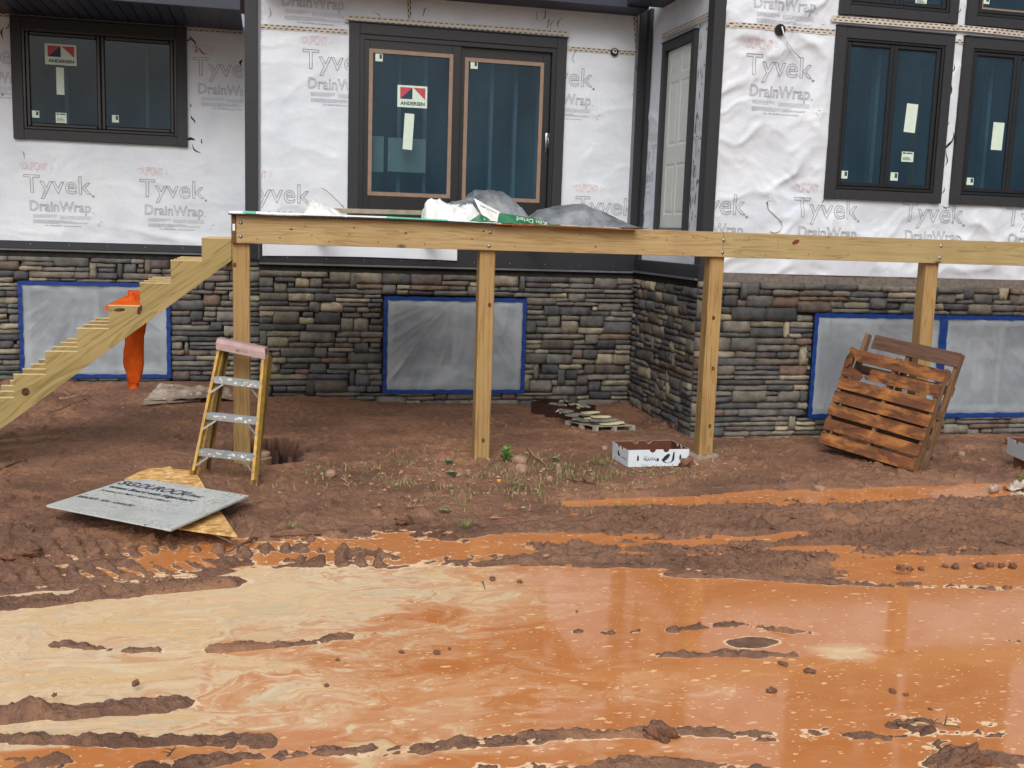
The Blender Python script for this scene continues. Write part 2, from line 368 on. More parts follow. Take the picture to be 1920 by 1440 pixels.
# OSB
t = MT('osb', rough=.75, spec=.2); vo = t.N('TexVoronoi'); dv = t.N('VectorMath', _operation='MULTIPLY_ADD'); t.put(dv.inputs[0], t.noise(t.co(), 6, 2, out=1)); dv.inputs[1].default_value = (.12, .12, 0); t.put(dv.inputs[2], t.co((1, 2.6, 1), rot=(0, 0, .5)))
t.put(vo.inputs['Vector'], dv.outputs[0]); vo.inputs['Scale'].default_value = 16; sc_ = t.N('SeparateColor'); t.put(sc_.inputs[0], vo.outputs['Color'])
c = t.ramp(sc_.outputs[0], [(0, S('#9c7442')), (.35, S('#c79a5c')), (.7, S('#dcb679')), (1, S('#ecd09a'))])
vo2 = t.N('TexVoronoi'); t.put(vo2.inputs['Vector'], t.co((2.4, 1, 1), rot=(0, 0, -.3))); vo2.inputs['Scale'].default_value = 14; s2_ = t.N('SeparateColor'); t.put(s2_.inputs[0], vo2.outputs['Color'])
c = t.mix(t.rng(s2_.outputs[1], .5, .9, 0, .6), c, S('#b98a4b')); M['osb'] = t.fin(c, normal=t.bump(sc_.outputs[0], .3, .002))
# cement board with mud splashes
t = MT('cement_board', rough=.3, spec=.5); v = t.co(); c = t.mix(t.rng(t.noise(v, 3, 5), .3, .7), S('#b2b9b8'), S('#c9cfcd'))
sp = t.noise(v, 55, 3, .6); msk = t.noise(v, 2.6, 3); c = t.mix(t.math('MULTIPLY', t.rng(sp, .585, .62), t.rng(msk, .44, .55)), c, S('#6b4a3a'))
M['cement'] = t.fin(c, t.rng(t.noise(v, 4, 4), .35, .7, .16, .5))
# muddy plastic sheet over a board
t = MT('dusty_plastic', rough=.4, spec=.5); v = t.co(); c = t.mix(t.rng(t.noise(v, 5, 6, .7), .38, .62), S('#a29689'), S('#6a5648')); c = t.mix(t.rng(t.noise(v, 18, 4), .6, .7), c, S('#d6d2ca'))
M['dusty'] = t.fin(c, normal=t.bump(t.noise(v, 12, 5), .6, .02))
# torn paper
t = MT('crumpled_grey_film', rough=.38, spec=.5); v = t.co(); c = t.mix(t.rng(t.noise(v, 5, 5, .6), .35, .65), S('#4f555a'), S('#8b9196')); M['crumple'] = t.fin(c, normal=t.bump(t.noise(v, 4, 5, .55, 1.2), .55, .03))

# ------------------------------------------------------------------ text to mesh
_tc = {}
def glyphs(body, outline=False, offset=0.0, res=3):
    key = (body, outline, offset)
    if key in _tc: return _tc[key]
    cu = bpy.data.curves.new('lettering', 'FONT'); cu.body = body; cu.size = 1; cu.resolution_u = res; cu.offset = offset
    cu.fill_mode = 'NONE' if outline else 'FRONT'
    o = bpy.data.objects.new('lettering', cu); col.objects.link(o)
    dg = bpy.context.evaluated_depsgraph_get(); me = bpy.data.meshes.new_from_object(o.evaluated_get(dg))
    V = np.array([v.co[:2] for v in me.vertices]); E_ = [tuple(e.vertices) for e in me.edges]; F = [tuple(p.vertices) for p in me.polygons]
    bpy.data.objects.remove(o); bpy.data.curves.remove(cu); bpy.data.meshes.remove(me)
    mn, mx_ = V.min(0), V.max(0); _tc[key] = (V, E_, F, mn, mx_); return _tc[key]
def ribbons(V, E_, wd):
    "thin flat strips along the outline edges: list of quads in 2D"
    out = []
    for a, b in E_:
        p, q = V[a], V[b]; d = q-p; L = np.hypot(*d)
        if L < 1e-6: continue
        k = max(1, int(L/.05)); n = np.array([-d[1], d[0]])/L*wd/2; e = d/L*wd*.4
        p = p-e; q = q+e
        for i in range(k):
            s0, s1 = p+(q-p)*i/k, p+(q-p)*(i+1)/k; out.append((s0-n, s1-n, s1+n, s0+n))
    return out
def text_on(mb, body, org, u, v, n, w_, h_, mi=0, lift=.0015, outline=False, offset=0.0):
    "solid lettering fitted in a w x h box at org, u right, v up, n outward"
    V, E_, F, mn, mx_ = glyphs(body, outline, offset); org, u, v, n = (np.array(a, float) for a in (org, u, v, n))
    P = (V-mn)/(mx_-mn)*[w_, h_]
    mb.add([org+u*a+v*b+n*lift for a, b in P], F, mi)

# ================================================================== LARGE STRUCTURE
DL, DM, DB, XS = 13.2, 12.0, 10.05, 4.30      # left wing, main wall, bay wall (planes y), side wall of the bay (plane x)
YB = 9.10                                     # front face of the deck's rim beam
ZW, ZU = -0.13, -0.098                        # puddle levels

# ---- ground heights
def poly(pts, z=ZW): return [pz(a, b, z)[:2] for a, b in pts]
def dist_poly(X, Y, P):
    "distance to a polyline and running length along it"
    best = np.full(X.shape, 1e9); along = np.zeros(X.shape); acc = 0
    for (x0, y0), (x1, y1) in zip(P[:-1], P[1:]):
        dx, dy = x1-x0, y1-y0; L = math.hypot(dx, dy); tt = np.clip(((X-x0)*dx+(Y-y0)*dy)/(L*L), 0, 1)
        d = np.hypot(X-x0-tt*dx, Y-y0-tt*dy); m_ = d < best; best = np.where(m_, d, best); along = np.where(m_, acc+tt*L, along); acc += L
    return best, along, acc
SH = poly([(-400, 1150), (0, 1112), (200, 1098), (350, 1084), (480, 1065), (760, 1060), (1100, 1062), (1300, 1066), (1500, 1084), (1920, 1104), (2400, 1120)])
SHX, SHY = np.array([p[0] for p in SH]), np.array([p[1] for p in SH])
RIDGES = [  # pixels, half width m, height above water, roughness
 ([(-60, 1142), (120, 1126), (330, 1104), (400, 1097), (462, 1092)], .075, .035),
 ([(80, 1208), (180, 1214), (250, 1219), (318, 1222)], .035, .03), ([(365, 1222), (450, 1217), (560, 1206), (680, 1190)], .045, .038), ([(690, 1187), (737, 1191)], .018, .012),
 ([(10, 1349), (90, 1336), (150, 1338), (260, 1330), (385, 1314)], .07, .05), ([(-40, 1352), (60, 1340)], .05, .06),
 ([(-60, 1388), (150, 1390), (300, 1394), (480, 1389), (535, 1386)], .045, .045),
 ([(215, 1444), (330, 1434), (500, 1415), (640, 1412), (800, 1406), (900, 1392), (1000, 1386), (1200, 1374), (1300, 1372), (1480, 1384)], .06, .040),
 ([(-80, 1428), (60, 1430), (160, 1442)], .06, .04),
 ([(1065, 1184), (1100, 1183)], .03, .018), ([(1120, 1187), (1160, 1186)], .03, .018), ([(1175, 1184), (1210, 1183)], .02, .014),
 ([(1240, 1183), (1340, 1172), (1400, 1172), (1490, 1185), (1530, 1186)], .03, .035),
 ([(1210, 1231), (1290, 1231), (1360, 1226), (1440, 1228), (1520, 1233)], .038, .035),
 ([(1800, 1195), (1850, 1198), (1925, 1202)], .018, .014),
 ([(1490, 1372), (1560, 1376), (1620, 1382), (1700, 1392), (1800, 1402)], .06, .02), ([(1650, 1345), (1780, 1352), (1925, 1362)], .05, .012),
 ([(850, 1446), (1100, 1438), (1300, 1438), (1480, 1448)], .06, .035), ([(1640, 1358), (1760, 1374), (1925, 1384)], .05, .010), ([(1720, 1440), (1800, 1428), (1870, 1422), (1930, 1434)], .07, .09),
 ([(955, 1054), (1130, 1051), (1300, 1054), (1440, 1054), (1560, 1048), (1700, 1041), (1960, 1034)], .042, .085),
 ([(1240, 1079), (1360, 1079), (1500, 1090), (1640, 1096), (1800, 1100), (2000, 1106)], .045, .022),
 ([(540, 1056), (640, 1046), (700, 1058)], .07, .04), ([(600, 1035), (700, 1040), (760, 1050)], .05, .05), ([(960, 1018), (1060, 1034), (1140, 1030)], .08, .035),
 ([(1120, 1030), (1200, 1012), (1300, 1004)], .05, .05), ([(1240, 1030), (1330, 1034)], .05, .03), ([(1560, 1016), (1680, 1022)], .05, .03),
 ([(560, 1012), (640, 1006), (700, 1016)], .05, .035), ([(820, 1012), (860, 1010)], .03, .03),
]
RP = [(poly(p), w_, h_) for p, w_, h_ in RIDGES]
TR1 = poly([(-150, 1048), (0, 1040), (160, 1034), (330, 1032), (480, 1036), (620, 1046), (720, 1056)])
TR2 = poly([(-150, 1092), (0, 1086), (150, 1076), (300, 1064), (400, 1052)])
FLAT = poly([(1340, 1190), (1360, 1215), (1440, 1222), (1465, 1212), (1430, 1190)])
UP = [pz(1500, 925, ZU), pz(1760, 923, ZU), pz(1300, 930, ZU), pz(1900, 930, ZU), pz(1170, 935, ZU)]
HOLE = pz(500, 846, -.02)
def G(X, Y):
    X = np.asarray(X, float); Y = np.asarray(Y, float)
    ys = np.interp(X, SHX, SHY) + fbm(X*3.1, Y*.7, 3, 3)*.05
    tt = Y-ys
    # broad profile above the water level
    z = np.interp(tt, [-3, -.35, -.05, 0, .35, .9, 1.4, 2.2, 6], [-.05, -.04, -.012, .002, .008, .016, .058, .085, .105]) + ZW
    n1 = fbm(X*1.1, Y*2.6, 21, 4); n2 = fbm(X*6, Y*11, 5, 4); n3 = fbm(X*22, Y*34, 9, 3)
    act = np.interp(tt, [-.3, -.05, .1, 1.0, 1.6, 2.4, 5], [0, .2, 1, 1, .7, .35, .35])
    z = z + act*(n1*.016+np.maximum(n2, -.2)*.015) + (n3*.0065 + fbm(X*48, Y*60, 13, 2)*.0028)*np.interp(tt, [-.1, .1], [.3, 1])
    # churned mud on the right and in the middle
    ch = np.clip(1-np.abs(Y-poly([(1600, 985)])[0][1])/1.0, 0, 1)*np.clip((X-2.6)/1.5, 0, 1)
    ch = np.maximum(ch, .8*np.clip(1-np.abs(Y-8.05)/.55, 0, 1)*np.clip((X-3.8)/.4, 0, 1)*np.clip((5.6-X)/.5, 0, 1))
    z = z + ch*(np.maximum(0, fbm(X*7, Y*14, 41, 3)-.05)*.050+.012)
    # footprints and scrapes all over the worked ground
    r_ = np.random.default_rng(5)
    for _ in range(230):
        fx, fy = r_.uniform(-2.5, 8.5), r_.uniform(6.4, 11.4); an = r_.uniform(0, 3.14); L_, W_ = r_.uniform(.08, .17), r_.uniform(.035, .065); dd = r_.uniform(.008, .024)
        m_ = (np.abs(X-fx) < .45) & (np.abs(Y-fy) < .45)
        if not m_.any(): continue
        xs, yy = X[m_]-fx, Y[m_]-fy; a_, b_ = xs*math.cos(an)+yy*math.sin(an), -xs*math.sin(an)+yy*math.cos(an); d = np.hypot(a_/L_, b_/W_)+fbm(X[m_]*14, Y[m_]*14, 7, 2)*.25
        z[m_] = z[m_]-dd*np.clip((1.05-d)*3, 0, 1)+dd*.7*np.exp(-((d-1.3)/.22)**2)
    # scattered clods
    cl = fbm(X*9, Y*13, 101, 4); z = z+np.clip(cl-.38, 0, .5)*.07*np.clip(fbm(X*.9, Y*1.3, 102, 2)+.55, 0, 1)*np.clip((tt-.1)/.4, 0, 1)
    # mid pools
    mp = np.clip(1-np.abs(tt-.42)/.38, 0, 1)*np.clip((X+1.6)/.8, 0, 1)
    z = z - mp*(np.maximum(0, fbm(X*1.7, Y*4.2, 77, 3)+.42)*.050)
    for i, (P, w_, h_) in enumerate(RP):
        x0, x1 = min(p[0] for p in P)-.4, max(p[0] for p in P)+.4; y0, y1 = min(p[1] for p in P)-.4, max(p[1] for p in P)+.4
        m_ = (X > x0) & (X < x1) & (Y > y0) & (Y < y1)
        if not m_.any(): continue
        xs, yy = X[m_], Y[m_]
        dx = fbm(xs*9, yy*9, 50+i, 4)*.022; dy = fbm(xs*9, yy*11, 90+i, 4)*.020
        d, al, L = dist_poly(xs+dx, yy+dy, P); endf = np.clip(np.minimum(al, L-al)/(w_*2.2)+.35, 0, 1)
        lump = 1+.30*fbm(xs*5, yy*9, 31+i, 4); fine = fbm(xs*24, yy*34, 61+i, 3)*.009+(ridge(xs*8, yy*15, 71+i, 4)-.6)*.017
        pr = np.exp(-(d/(w_*1.15))**4)*endf
        z[m_] = z[m_] + (h_*.42+.042*np.clip(-tt[m_]/.1, 0, 1))*pr*np.clip(lump, .75, 1.5) + fine*pr
    P = np.array(FLAT).mean(0); d = np.hypot((X-P[0])/.25, (Y-P[1])/.12)+fbm(X*7, Y*9, 33, 3)*.15; z = z+np.clip(1.15-d, 0, .6)*.078
    # tyre lug prints
    for P, wd in ((TR1, .17), (TR2, .15)):
        d, al, L = dist_poly(X, Y, P); m_ = np.clip(1.25-d/wd, 0, 1)
        ph = (al+.35*(Y-ys))/.115 + .25*fbm(X*4, Y*4, 8, 2); lug = np.clip(np.sin(ph*2*math.pi)*1.9, -1, 1)
        z = z + m_*(lug*.019+.008+fbm(X*16, Y*16, 61, 3)*.010)
    # upper puddle trench
    c = UP[0]; d = np.hypot((X-5.25)/2.5, (Y-7.78-(X-5.3)*.03)/.27)+fbm(X*2.2, Y*5, 12, 4)*.16
    z = z - np.clip(1.3-d, 0, .6)*.13
    d = np.hypot((X-2.9)/.85, (Y-7.72)/.20)+fbm(X*3, Y*6, 14, 4)*.35; z = z-np.clip(1-d, 0, .5)*.085
    for qx, qy, rx, ry, dd in ((1400, 1012, .42, .10, .05), (1520, 1003, .30, .07, .05), (1545, 1030, .30, .08, .05), (1640, 1042, .25, .05, .04), (1870, 1046, .35, .06, .04), (1060, 1005, .45, .10, .05), (1180, 1008, .25, .06, .04), (900, 1030, .30, .10, .04), (560, 1045, .25, .08, .04), (1235, 1018, .30, .05, .04), (760, 1015, .25, .06, .035), (1290, 1024, .2, .05, .035)):
        c_ = pz(qx, qy, ZW); d = np.hypot((X-c_[0])/(rx*1.2), (Y-c_[1])/(ry*1.25))+fbm(X*5, Y*9, int(qx), 4)*.55; z = z-np.clip(1.25-d, 0, .9)*(dd+.022)
    # rise towards the walls, the mound under the deck and left
    z = z + .05*np.clip((Y-9.2)/2.2, 0, 1)*np.clip(1.2-(X-1)/3.5, 0, 1) + .10*np.exp(-((X-.35)/.7)**2-((Y-11.6)/.6)**2) + .10*np.clip((Y-11.2)/1.6, 0, 1)*np.clip((.6-X)/1.2, 0, 1)
    z = z - .02*np.clip((X-3.2)/1, 0, 1)*np.clip((10.2-Y)/.8, 0, 1)
    # hole dug beside the first post
    d = np.hypot((X-HOLE[0]+.02)/.33, (Y-HOLE[1]+.02)/.52)+fbm(X*6, Y*5, 19, 4)*.34
    z = z - np.clip((1-d)*4, 0, 1)*(.46+.20*fbm(X*9, Y*9, 4, 4)) + np.exp(-((d-1.3)/.25)**2)*.02
    return z
def g1(x, y): return float(G(np.array([x]), np.array([y]))[0])

# ---- the ground sheet: fine where the photograph looks, coarse to the horizon
NV, NU = 640, 900
vr = 2.6*(12.9/2.6)**(np.linspace(0, 1, NV)**.88); vr = np.concatenate([[-90, -40, -15, -4, 0, 1.4, 2.1], vr, [13.3, 14.5, 18, 30, 60, 120]])
ur = np.linspace(0, 1, NU)
rows = []
for Y in vr:
    yc = min(max(Y, 2.6), 12.9); xl = -0.95-.30*(yc-2.6)-.5; xr = 1.9+.75*(yc-2.6)+.9
    rows.append(np.concatenate([[-120, -60, -25, min(-9, xl-3), xl-1.2], xl+(xr-xl)*ur, [xr+1.2, max(14, xr+3), 30, 60, 120]]))
GX = np.array(rows); GY = np.repeat(vr[:, None], GX.shape[1], 1)
GZ = G(GX, GY)
far = np.clip((2.4-GY)/1.0, 0, 1); GZ = np.where(GY < 2.4, GZ*(1-far)+(-.10)*far, GZ); GZ[np.abs(GX) > 20] = -.1; GZ[(GY > 13.2)] = .0
def g1(x, y):
    "ground height read off the finished sheet"
    j = int(np.clip(np.searchsorted(vr, y)-1, 0, len(vr)-2)); t_ = (y-vr[j])/(vr[j+1]-vr[j])
    return float(np.interp(x, GX[j], GZ[j])*(1-t_)+np.interp(x, GX[j+1], GZ[j+1])*t_)
def sheet(name, X, Y, Z, mat, attrs, keep=None, **kw):
    nv, nu = X.shape; idx = np.arange(nv*nu).reshape(nv, nu)
    q = np.stack([idx[:-1, :-1], idx[:-1, 1:], idx[1:, 1:], idx[1:, :-1]], -1).reshape(-1, 4)
    co = np.stack([X, Y, Z], -1).reshape(-1, 3).astype(np.float32); att = {k: a.reshape(-1).astype(np.float32) for k, a in attrs.items()}
    if keep is not None:
        q = q[keep.reshape(-1)[q].any(1)]; used = np.unique(q); re = np.zeros(nv*nu, np.int64); re[used] = np.arange(len(used)); q = re[q]; co = co[used]; att = {k: a[used] for k, a in att.items()}
    me = bpy.data.meshes.new(name); me.vertices.add(len(co)); me.vertices.foreach_set('co', co.ravel())
    me.loops.add(q.size); me.loops.foreach_set('vertex_index', q.ravel().astype(np.int32)); me.polygons.add(len(q))
    me.polygons.foreach_set('loop_start', np.arange(0, q.size, 4, dtype=np.int32)); me.polygons.foreach_set('loop_total', np.full(len(q), 4, np.int32))
    me.polygons.foreach_set('use_smooth', np.ones(len(q), bool))
    for k, a in att.items(): me.attributes.new(k, 'FLOAT', 'POINT').data.foreach_set('value', a)
    me.update(calc_edges=True); me.materials.append(mat); o = bpy.data.objects.new(name, me); col.objects.link(o)
    for k, v in kw.items(): o[k] = v
    return o
tt_ = GY-np.interp(GX, SHX, SHY)
wet = np.clip(1.15-(tt_-.2)/1.3, 0, 1)*.95 + .35*np.clip(fbm(GX*.8, GY*1.6, 66, 3), 0, 1)
wet = np.maximum(wet, np.clip(1.6-np.hypot((GX-5.2)/2.4, (GY-7.7)/.45), 0, 1)); wet = np.clip(wet*(1-np.clip((GY-9)/1.5, 0, 1)), 0, 1)
sheet('ground', GX, GY, GZ, M['mud'], {'wet': wet, 'dug': np.clip((1.1-np.hypot((GX-HOLE[0]+.02)/.33, (GY-HOLE[1]+.02)/.52)-fbm(GX*6, GY*5, 19, 4)*.34)*6, 0, 1)}, kind='structure', label='reddish brown churned mud with ruts and ridges')  # dug masks the hole, where soil colour also carries painted shade
film = np.clip(.50-.22*(GX-.35)-.05*(GY-4.5), -.25, 1.0)
film = film - .9*np.clip(tt_/.12, 0, 1)
film = film - 1.3*np.clip((4.34-GY)/.10, 0, 1)*np.clip((.35-GX)/.3, 0, 1)
film = film + .75*np.exp(-((GX-2.95)/.28)**2-((GY-4.75)/.14)**2) + .30*np.clip((GY-5.2)/.7, 0, 1)*np.clip((3.0-GX)/2, 0, 1)
film = film - .55*np.exp(-((GX-.8)/.28)**2-((GY-3.85)/.12)**2)
low = GY < 7.30
sheet('muddy_puddle', GX, GY, np.full(GX.shape, ZW), M['water'], {'depth': ZW-GZ, 'film': film}, keep=(ZW-GZ > -.012) & low & (GY > 1.0) & (GX > -6) & (GX < 12), kind='structure', label='wide tan puddle with cream foam film across the foreground')
up = (GY > 7.42) & (GY < 8.4) & (GX > 1.6) & (GX < 8.5)
sheet('small_puddle', GX, GY, np.full(GX.shape, ZU), M['water'], {'depth': ZU-GZ, 'film': np.full(GX.shape, -1.2)}, keep=(ZU-GZ > -.01) & up, kind='structure', label='narrow orange puddle in front of the pallets')

# ================================================================== HOUSE
house = thing('house', 'house under construction wrapped in white printed sheeting above a grey ledge stone base', 'house', (0.0, DM, 0))

def wrinkle(kind):
    def f(a, z):
        a = np.asarray(a, float); z = np.asarray(z, float)
        if kind == 'bay':
            wa, wz = a+.25*fbm(a*1.3, z*1.3, 41, 3), z+.25*fbm(a*1.3, z*1.3, 42, 3); r = (ridge(wa*1.3+wz*.9, wz*.9-wa*.6, 3, 3)/1.6)**2.2*.040 + fbm(a*1.2, z*2.8, 8, 4)*.008 + (ridge(wa*1.2-wz*2.2, wz*.7, 15, 3)/1.6)**2.2*.026 + (ridge(wa*3.1+wz*1.2, wz*2.4, 25, 2)/1.4)**3*.010
            return r*1.5
        s = {'main': 1, 'left': 2, 'side': 3}[kind]
        wa, wz = a+.25*fbm(a*1.1, z*1.1, 41+s, 3), z+.25*fbm(a*1.1, z*1.1, 52+s, 3); r = fbm(a*1.4, z*3.2, 20*s, 4)*.007 + (ridge(wa*.9+wz*.35, wz*2.0, 7*s, 3)/1.6)**2*.018 + (ridge(wa*2.1-wz*.8, wz*1.7, 11*s, 2)/1.4)**3*.007
        r = r + np.clip((2.1-z)/.3, 0, 1)*ridge(a*.7, z*4+a*.7, 9*s, 3)*.014
        return r
    return f
def inset(r, a): return (r[0]+a, r[1]-a, r[2]+a, r[3]-a)
def wrap_wall(kind, D, a0, a1, z0, z1, openings, st=.022, axis='y'):
    f = wrinkle(kind); nu, nv = int((a1-a0)/st), int((z1-z0)/st)
    A, Z = np.meshgrid(np.linspace(a0, a1, nu+1), np.linspace(z0, z1, nv+1)); W = f(A, Z)
    keep = np.ones(A.shape, bool)
    f0 = f; ops = [inset(o, -.06) for o in openings]; fv = float(np.mean(W))
    def f(a, z):
        a = np.asarray(a, float); z = np.asarray(z, float); w_ = f0(a, z)-fv; k = np.ones(np.broadcast(a, z).shape)
        for o in ops:
            d = np.maximum(np.maximum(o[0]-a, a-o[1]), np.maximum(o[2]-z, z-o[3])); k = np.minimum(k, np.clip(d/.18, 0, 1)*.8+.2)
        return np.clip(w_*k, -.02, .034)
    W = f(A, Z)
    for o in openings: keep &= ~((A > o[0]-.0) & (A < o[1]+.0) & (Z > o[2]) & (Z < o[3]))
    q_keep = keep
    X, Y = (A, D-W) if axis == 'y' else (D-W, A)
    if axis == 'x': X, Y = X[:, ::-1], Y[:, ::-1]; Z = Z[:, ::-1]; q_keep = keep[:, ::-1]
    o = sheet('house_wrap', X, Y-DM, Z, M['wrap'], {}, keep=q_keep); o.parent = house
    return o, f

# window rectangles measured from the photograph, in metres on their own planes
R_LEFT = rect([(22, 34), (350, 52), (352, 275), (24, 260)], DL)
R_DOOR = rect([(653, 43), (1062, 72), (1050, 392), (653, 380)], DM); R_DOOR = (R_DOOR[0], R_DOOR[1], 2.02, R_DOOR[3])
R_W1 = rect([(1568, 47), (1785, 70), (1762, 381), (1543, 373)], DB)
wdt = R_W1[1]-R_W1[0]; x2 = rect([(1807, 62), (1807, 62), (1778, 381), (1778, 381)], DB)[0]
R_W2 = (x2, x2+wdt, R_W1[2], R_W1[3])
zt = py(1680, 37, DB)[2]
R_T1 = (R_W1[0]+.015, R_W1[1]+.01, zt, zt+1.1); R_T2 = (R_W2[0], R_W2[1], zt, zt+1.1)
R_B0 = rect([(32, 525), (320, 533), (320, 709), (40, 708)], DL-.06)
R_B1 = rect([(720, 553), (987, 562), (982, 738), (717, 737)], DM-.06)
R_B2 = rect([(1527, 587), (1750, 590), (1742, 783), (1513, 783)], DB-.06)
R_B3 = rect([(1766, 590), (1766, 590), (1757, 784), (1757, 784)], DB-.06); R_B3 = (R_B3[0], R_B3[0]+1.55, R_B2[2], R_B2[3])
R_B2 = (R_B2[0], R_B3[0]-.004, R_B2[2], R_B2[3])
def inset(r, a): return (r[0]+a, r[1]-a, r[2]+a, r[3]-a)

XC = py(486, 300, DM)[0]                       # left corner of the main wall
wrapL, fL = wrap_wall('left', DL, -6.0, XC+.02, 1.70, 4.30, [inset(R_LEFT, .06)])
wrapM, fM = wrap_wall('main', DM, XC, XS, 1.68, 4.95, [inset(R_DOOR, .06)])
wrapB, fB = wrap_wall('bay', DB, XS, 11.0, 1.675, 5.6, [inset(R_W1, .06), inset(R_W2, .06), inset(R_T1, .06), inset(R_T2, .06)])
R_SD = (10.48, 11.42, 2.09, 4.13)              # side door: y0, y1, z0, z1 incl. casing
wrapS, fS = wrap_wall('side', XS, DB, DM, 1.68, 5.6, [inset(R_SD, .06)], axis='x')
# closing returns and backing of the walls (below the wrap: block and mortar behind the stones)
MB().box(XC, XC+.02, DM+.0, DL, 1.7, 4.9).build('return_wall', M['wrap'], house); MB().box(XC, XC+.02, DM+.0, DL, -.3, 1.699).build('return_foundation', M['mortar'], house)
def backing(D, x0, x1, z0, z1, hole):
    h = hole; mb = MB()
    mb.box(x0, h[0], D, D+.05, z0, z1); mb.box(h[1], x1, D, D+.05, z0, z1); mb.box(h[0], h[1], D, D+.05, h[3], z1); mb.box(h[0], h[1], D, D+.05, z0, h[2]); mb.build('foundation_wall', M['mortar'], house)
backing(DL, -6, XC, -.35, 1.69, inset(R_B0, .05)); backing(DM, XC+.02, XS, -.35, 1.675, inset(R_B1, .05))
hole = (R_B2[0]+.05, R_B3[1]-.05, R_B2[2]+.05, R_B2[3]-.05); backing(DB, XS+.06, 11, -.35, 1.67, hole)
MB().box(R_B2[1]-.02, R_B3[0]+.02, DB+.001, DB+.05, R_B2[2], R_B2[3]).build('window_mullion', M['mortar'], house)
MB().box(XS, XS+.05, DB, DM, -.35, 1.675).build('foundation_wall', M['mortar'], house)

# print on the wrap --------------------------------------------------------------
U = .00065
def logo(f, D, X, Z, lim, openings, axis='y', sc=1.0, parts=('d', 't', 'w', 's')):
    "X, Z: upper left corner of the big T; everything laid out in the proportions of the roll's print"
    mbs = {'ink': MB(), 'red': MB(), 'faint': MB()}
    def ok(x, z):
        if not (lim[0] < x < lim[1] and lim[2] < z < lim[3]): return False
        return not any(o[0]-.01 < x < o[1]+.01 and o[2]-.01 < z < o[3]+.01 for o in openings)
    def emit(key, quads, to):
        q = np.array(quads).reshape(-1, 2)
        a, b = to(q[:, 0], q[:, 1]); A = X+(a-200)*U*sc; Z_ = Z-(b-318)*U*sc; W = f(A, Z_)+.0032
        n = len(quads)
        for i in range(n):
            k = slice(4*i, 4*i+4)
            if not ok(A[k].mean(), Z_[k].mean()): continue
            if axis == 'y': vs = [(A[j], D-W[j], Z_[j]) for j in range(4*i, 4*i+4)]
            else: vs = [(D-W[j], A[j], Z_[j]) for j in range(4*i, 4*i+4)]
            mbs[key].add(vs, [(0, 1, 2, 3)])
    def fit(body, x0, x1, y0, y1, key, outline=True, wd=.022, offset=0, arch=False):
        V, E_, F, mn, mx_ = glyphs(body, outline, offset)
        sx = (x1-x0)/(mx_[0]-mn[0]); sy = (y1-y0)/(mx_[1]-mn[1])
        def to(a, b):
            u = (a-mn[0])*sx+x0; v = (b-mn[1])/(mx_[1]-mn[1])
            if arch:
                k = 1-.30*((u-(x0+x1)/2)/((x1-x0)/2))**2; v = (v-.5)*k+.5
            return u, y1-v*(y1-y0)
        if outline: emit(key, ribbons(V, E_, wd), to)
        else:
            qs = [tuple(V[list(p)[j]] for j in ((0, 1, 2, 2) if len(p) == 3 else (0, 1, 2, 3))) for p in F if len(p) in (3, 4)]
            if qs: emit(key, qs, to)
    I = lambda a, b: (a, b)
    if 't' in parts:
        fit('Tyvek', 200, 1315, 318, 725, 'ink', wd=.022, offset=.062); fit('®', 1328, 1368, 636, 672, 'ink', wd=.08)
    if 'w' in parts:
        fit('DrainWrap', 288, 1300, 770, 1000, 'ink', wd=.030, offset=.035); fit('TM', 1312, 1352, 938, 960, 'ink', False)
    if 'd' in parts:
        fit('DUPONT', 195, 600, 92, 245, 'red', wd=.035, offset=.05, arch=True)
        for s_, cx in ((1, 130), (-1, 690)):
            pts = [np.array((cx, 168)), np.array((cx+s_*28, 130)), np.array((cx+s_*40, 122)), np.array((cx+s_*40, 214)), np.array((cx+s_*28, 206)), np.array((cx, 168))]
            emit('red', [(a-[0, 2.4], b-[0, 2.4], b+[2, 2.4], a+[2, 2.4]) for a, b in zip(pts[:-1], pts[1:])], I)
    if 's' in parts:
        r = random.Random(int(X*100)); qs = []
        for y, xa, xb in ((1010, 335, 730), (1026, 335, 730), (1042, 335, 725), (1058, 340, 640), (1022, 780, 1310), (1040, 780, 1310), (1058, 780, 1300), (1074, 780, 1310), (1106, 335, 980), (1120, 335, 1010), (1134, 335, 1265), (1148, 335, 1240), (1160, 335, 760)):
            x = xa
            while x < xb:
                l = r.uniform(14, 46); qs.append((np.array((x, y)), np.array((min(x+l, xb), y)), np.array((min(x+l, xb), y-6)), np.array((x, y-6)))); x += l+9
        emit('faint', qs, I)
        fit('Call 1-800-448-9835  tyvek.com/drainwrap', 530, 1135, 1182, 1214, 'ink', False)
        ds = [np.array(p) for p in ((1435, 1135), (1412, 1165), (1435, 1188), (1458, 1165), (1435, 1135))]
        emit('ink', [(a-[2.2, 2.2], b-[2.2, 2.2], b+[2.2, 2.2], a+[2.2, 2.2]) for a, b in zip(ds[:-1], ds[1:])]+[(np.array((1450, 1106)), np.array((1492, 1106)), np.array((1492, 1098)), np.array((1450, 1098)))], I)
    for k, mt in (('ink', 'ink'), ('red', 'inkred'), ('faint', 'inkfaint')):
        if mbs[k].f:
            par = {DL: wrapL, DM: wrapM, DB: wrapB, XS: wrapS}[D]
            o = mbs[k].build('printed_logo', M[mt], house); o.parent = par
def corner(x, y, D): p = py(x, y, D); return p[0], p[2]
limL = (-6, XC-.2, 1.72, 4.28); limM = (XC+.02, XS-.05, 1.71, 4.9); limB = (XS+.1, 11, 1.69, 5.5)
SPc = 1.262
opL, opM, opB = [R_LEFT], [R_DOOR], [R_W1, R_W2, R_T1, R_T2]
x, z = corner(44, 327, DL)
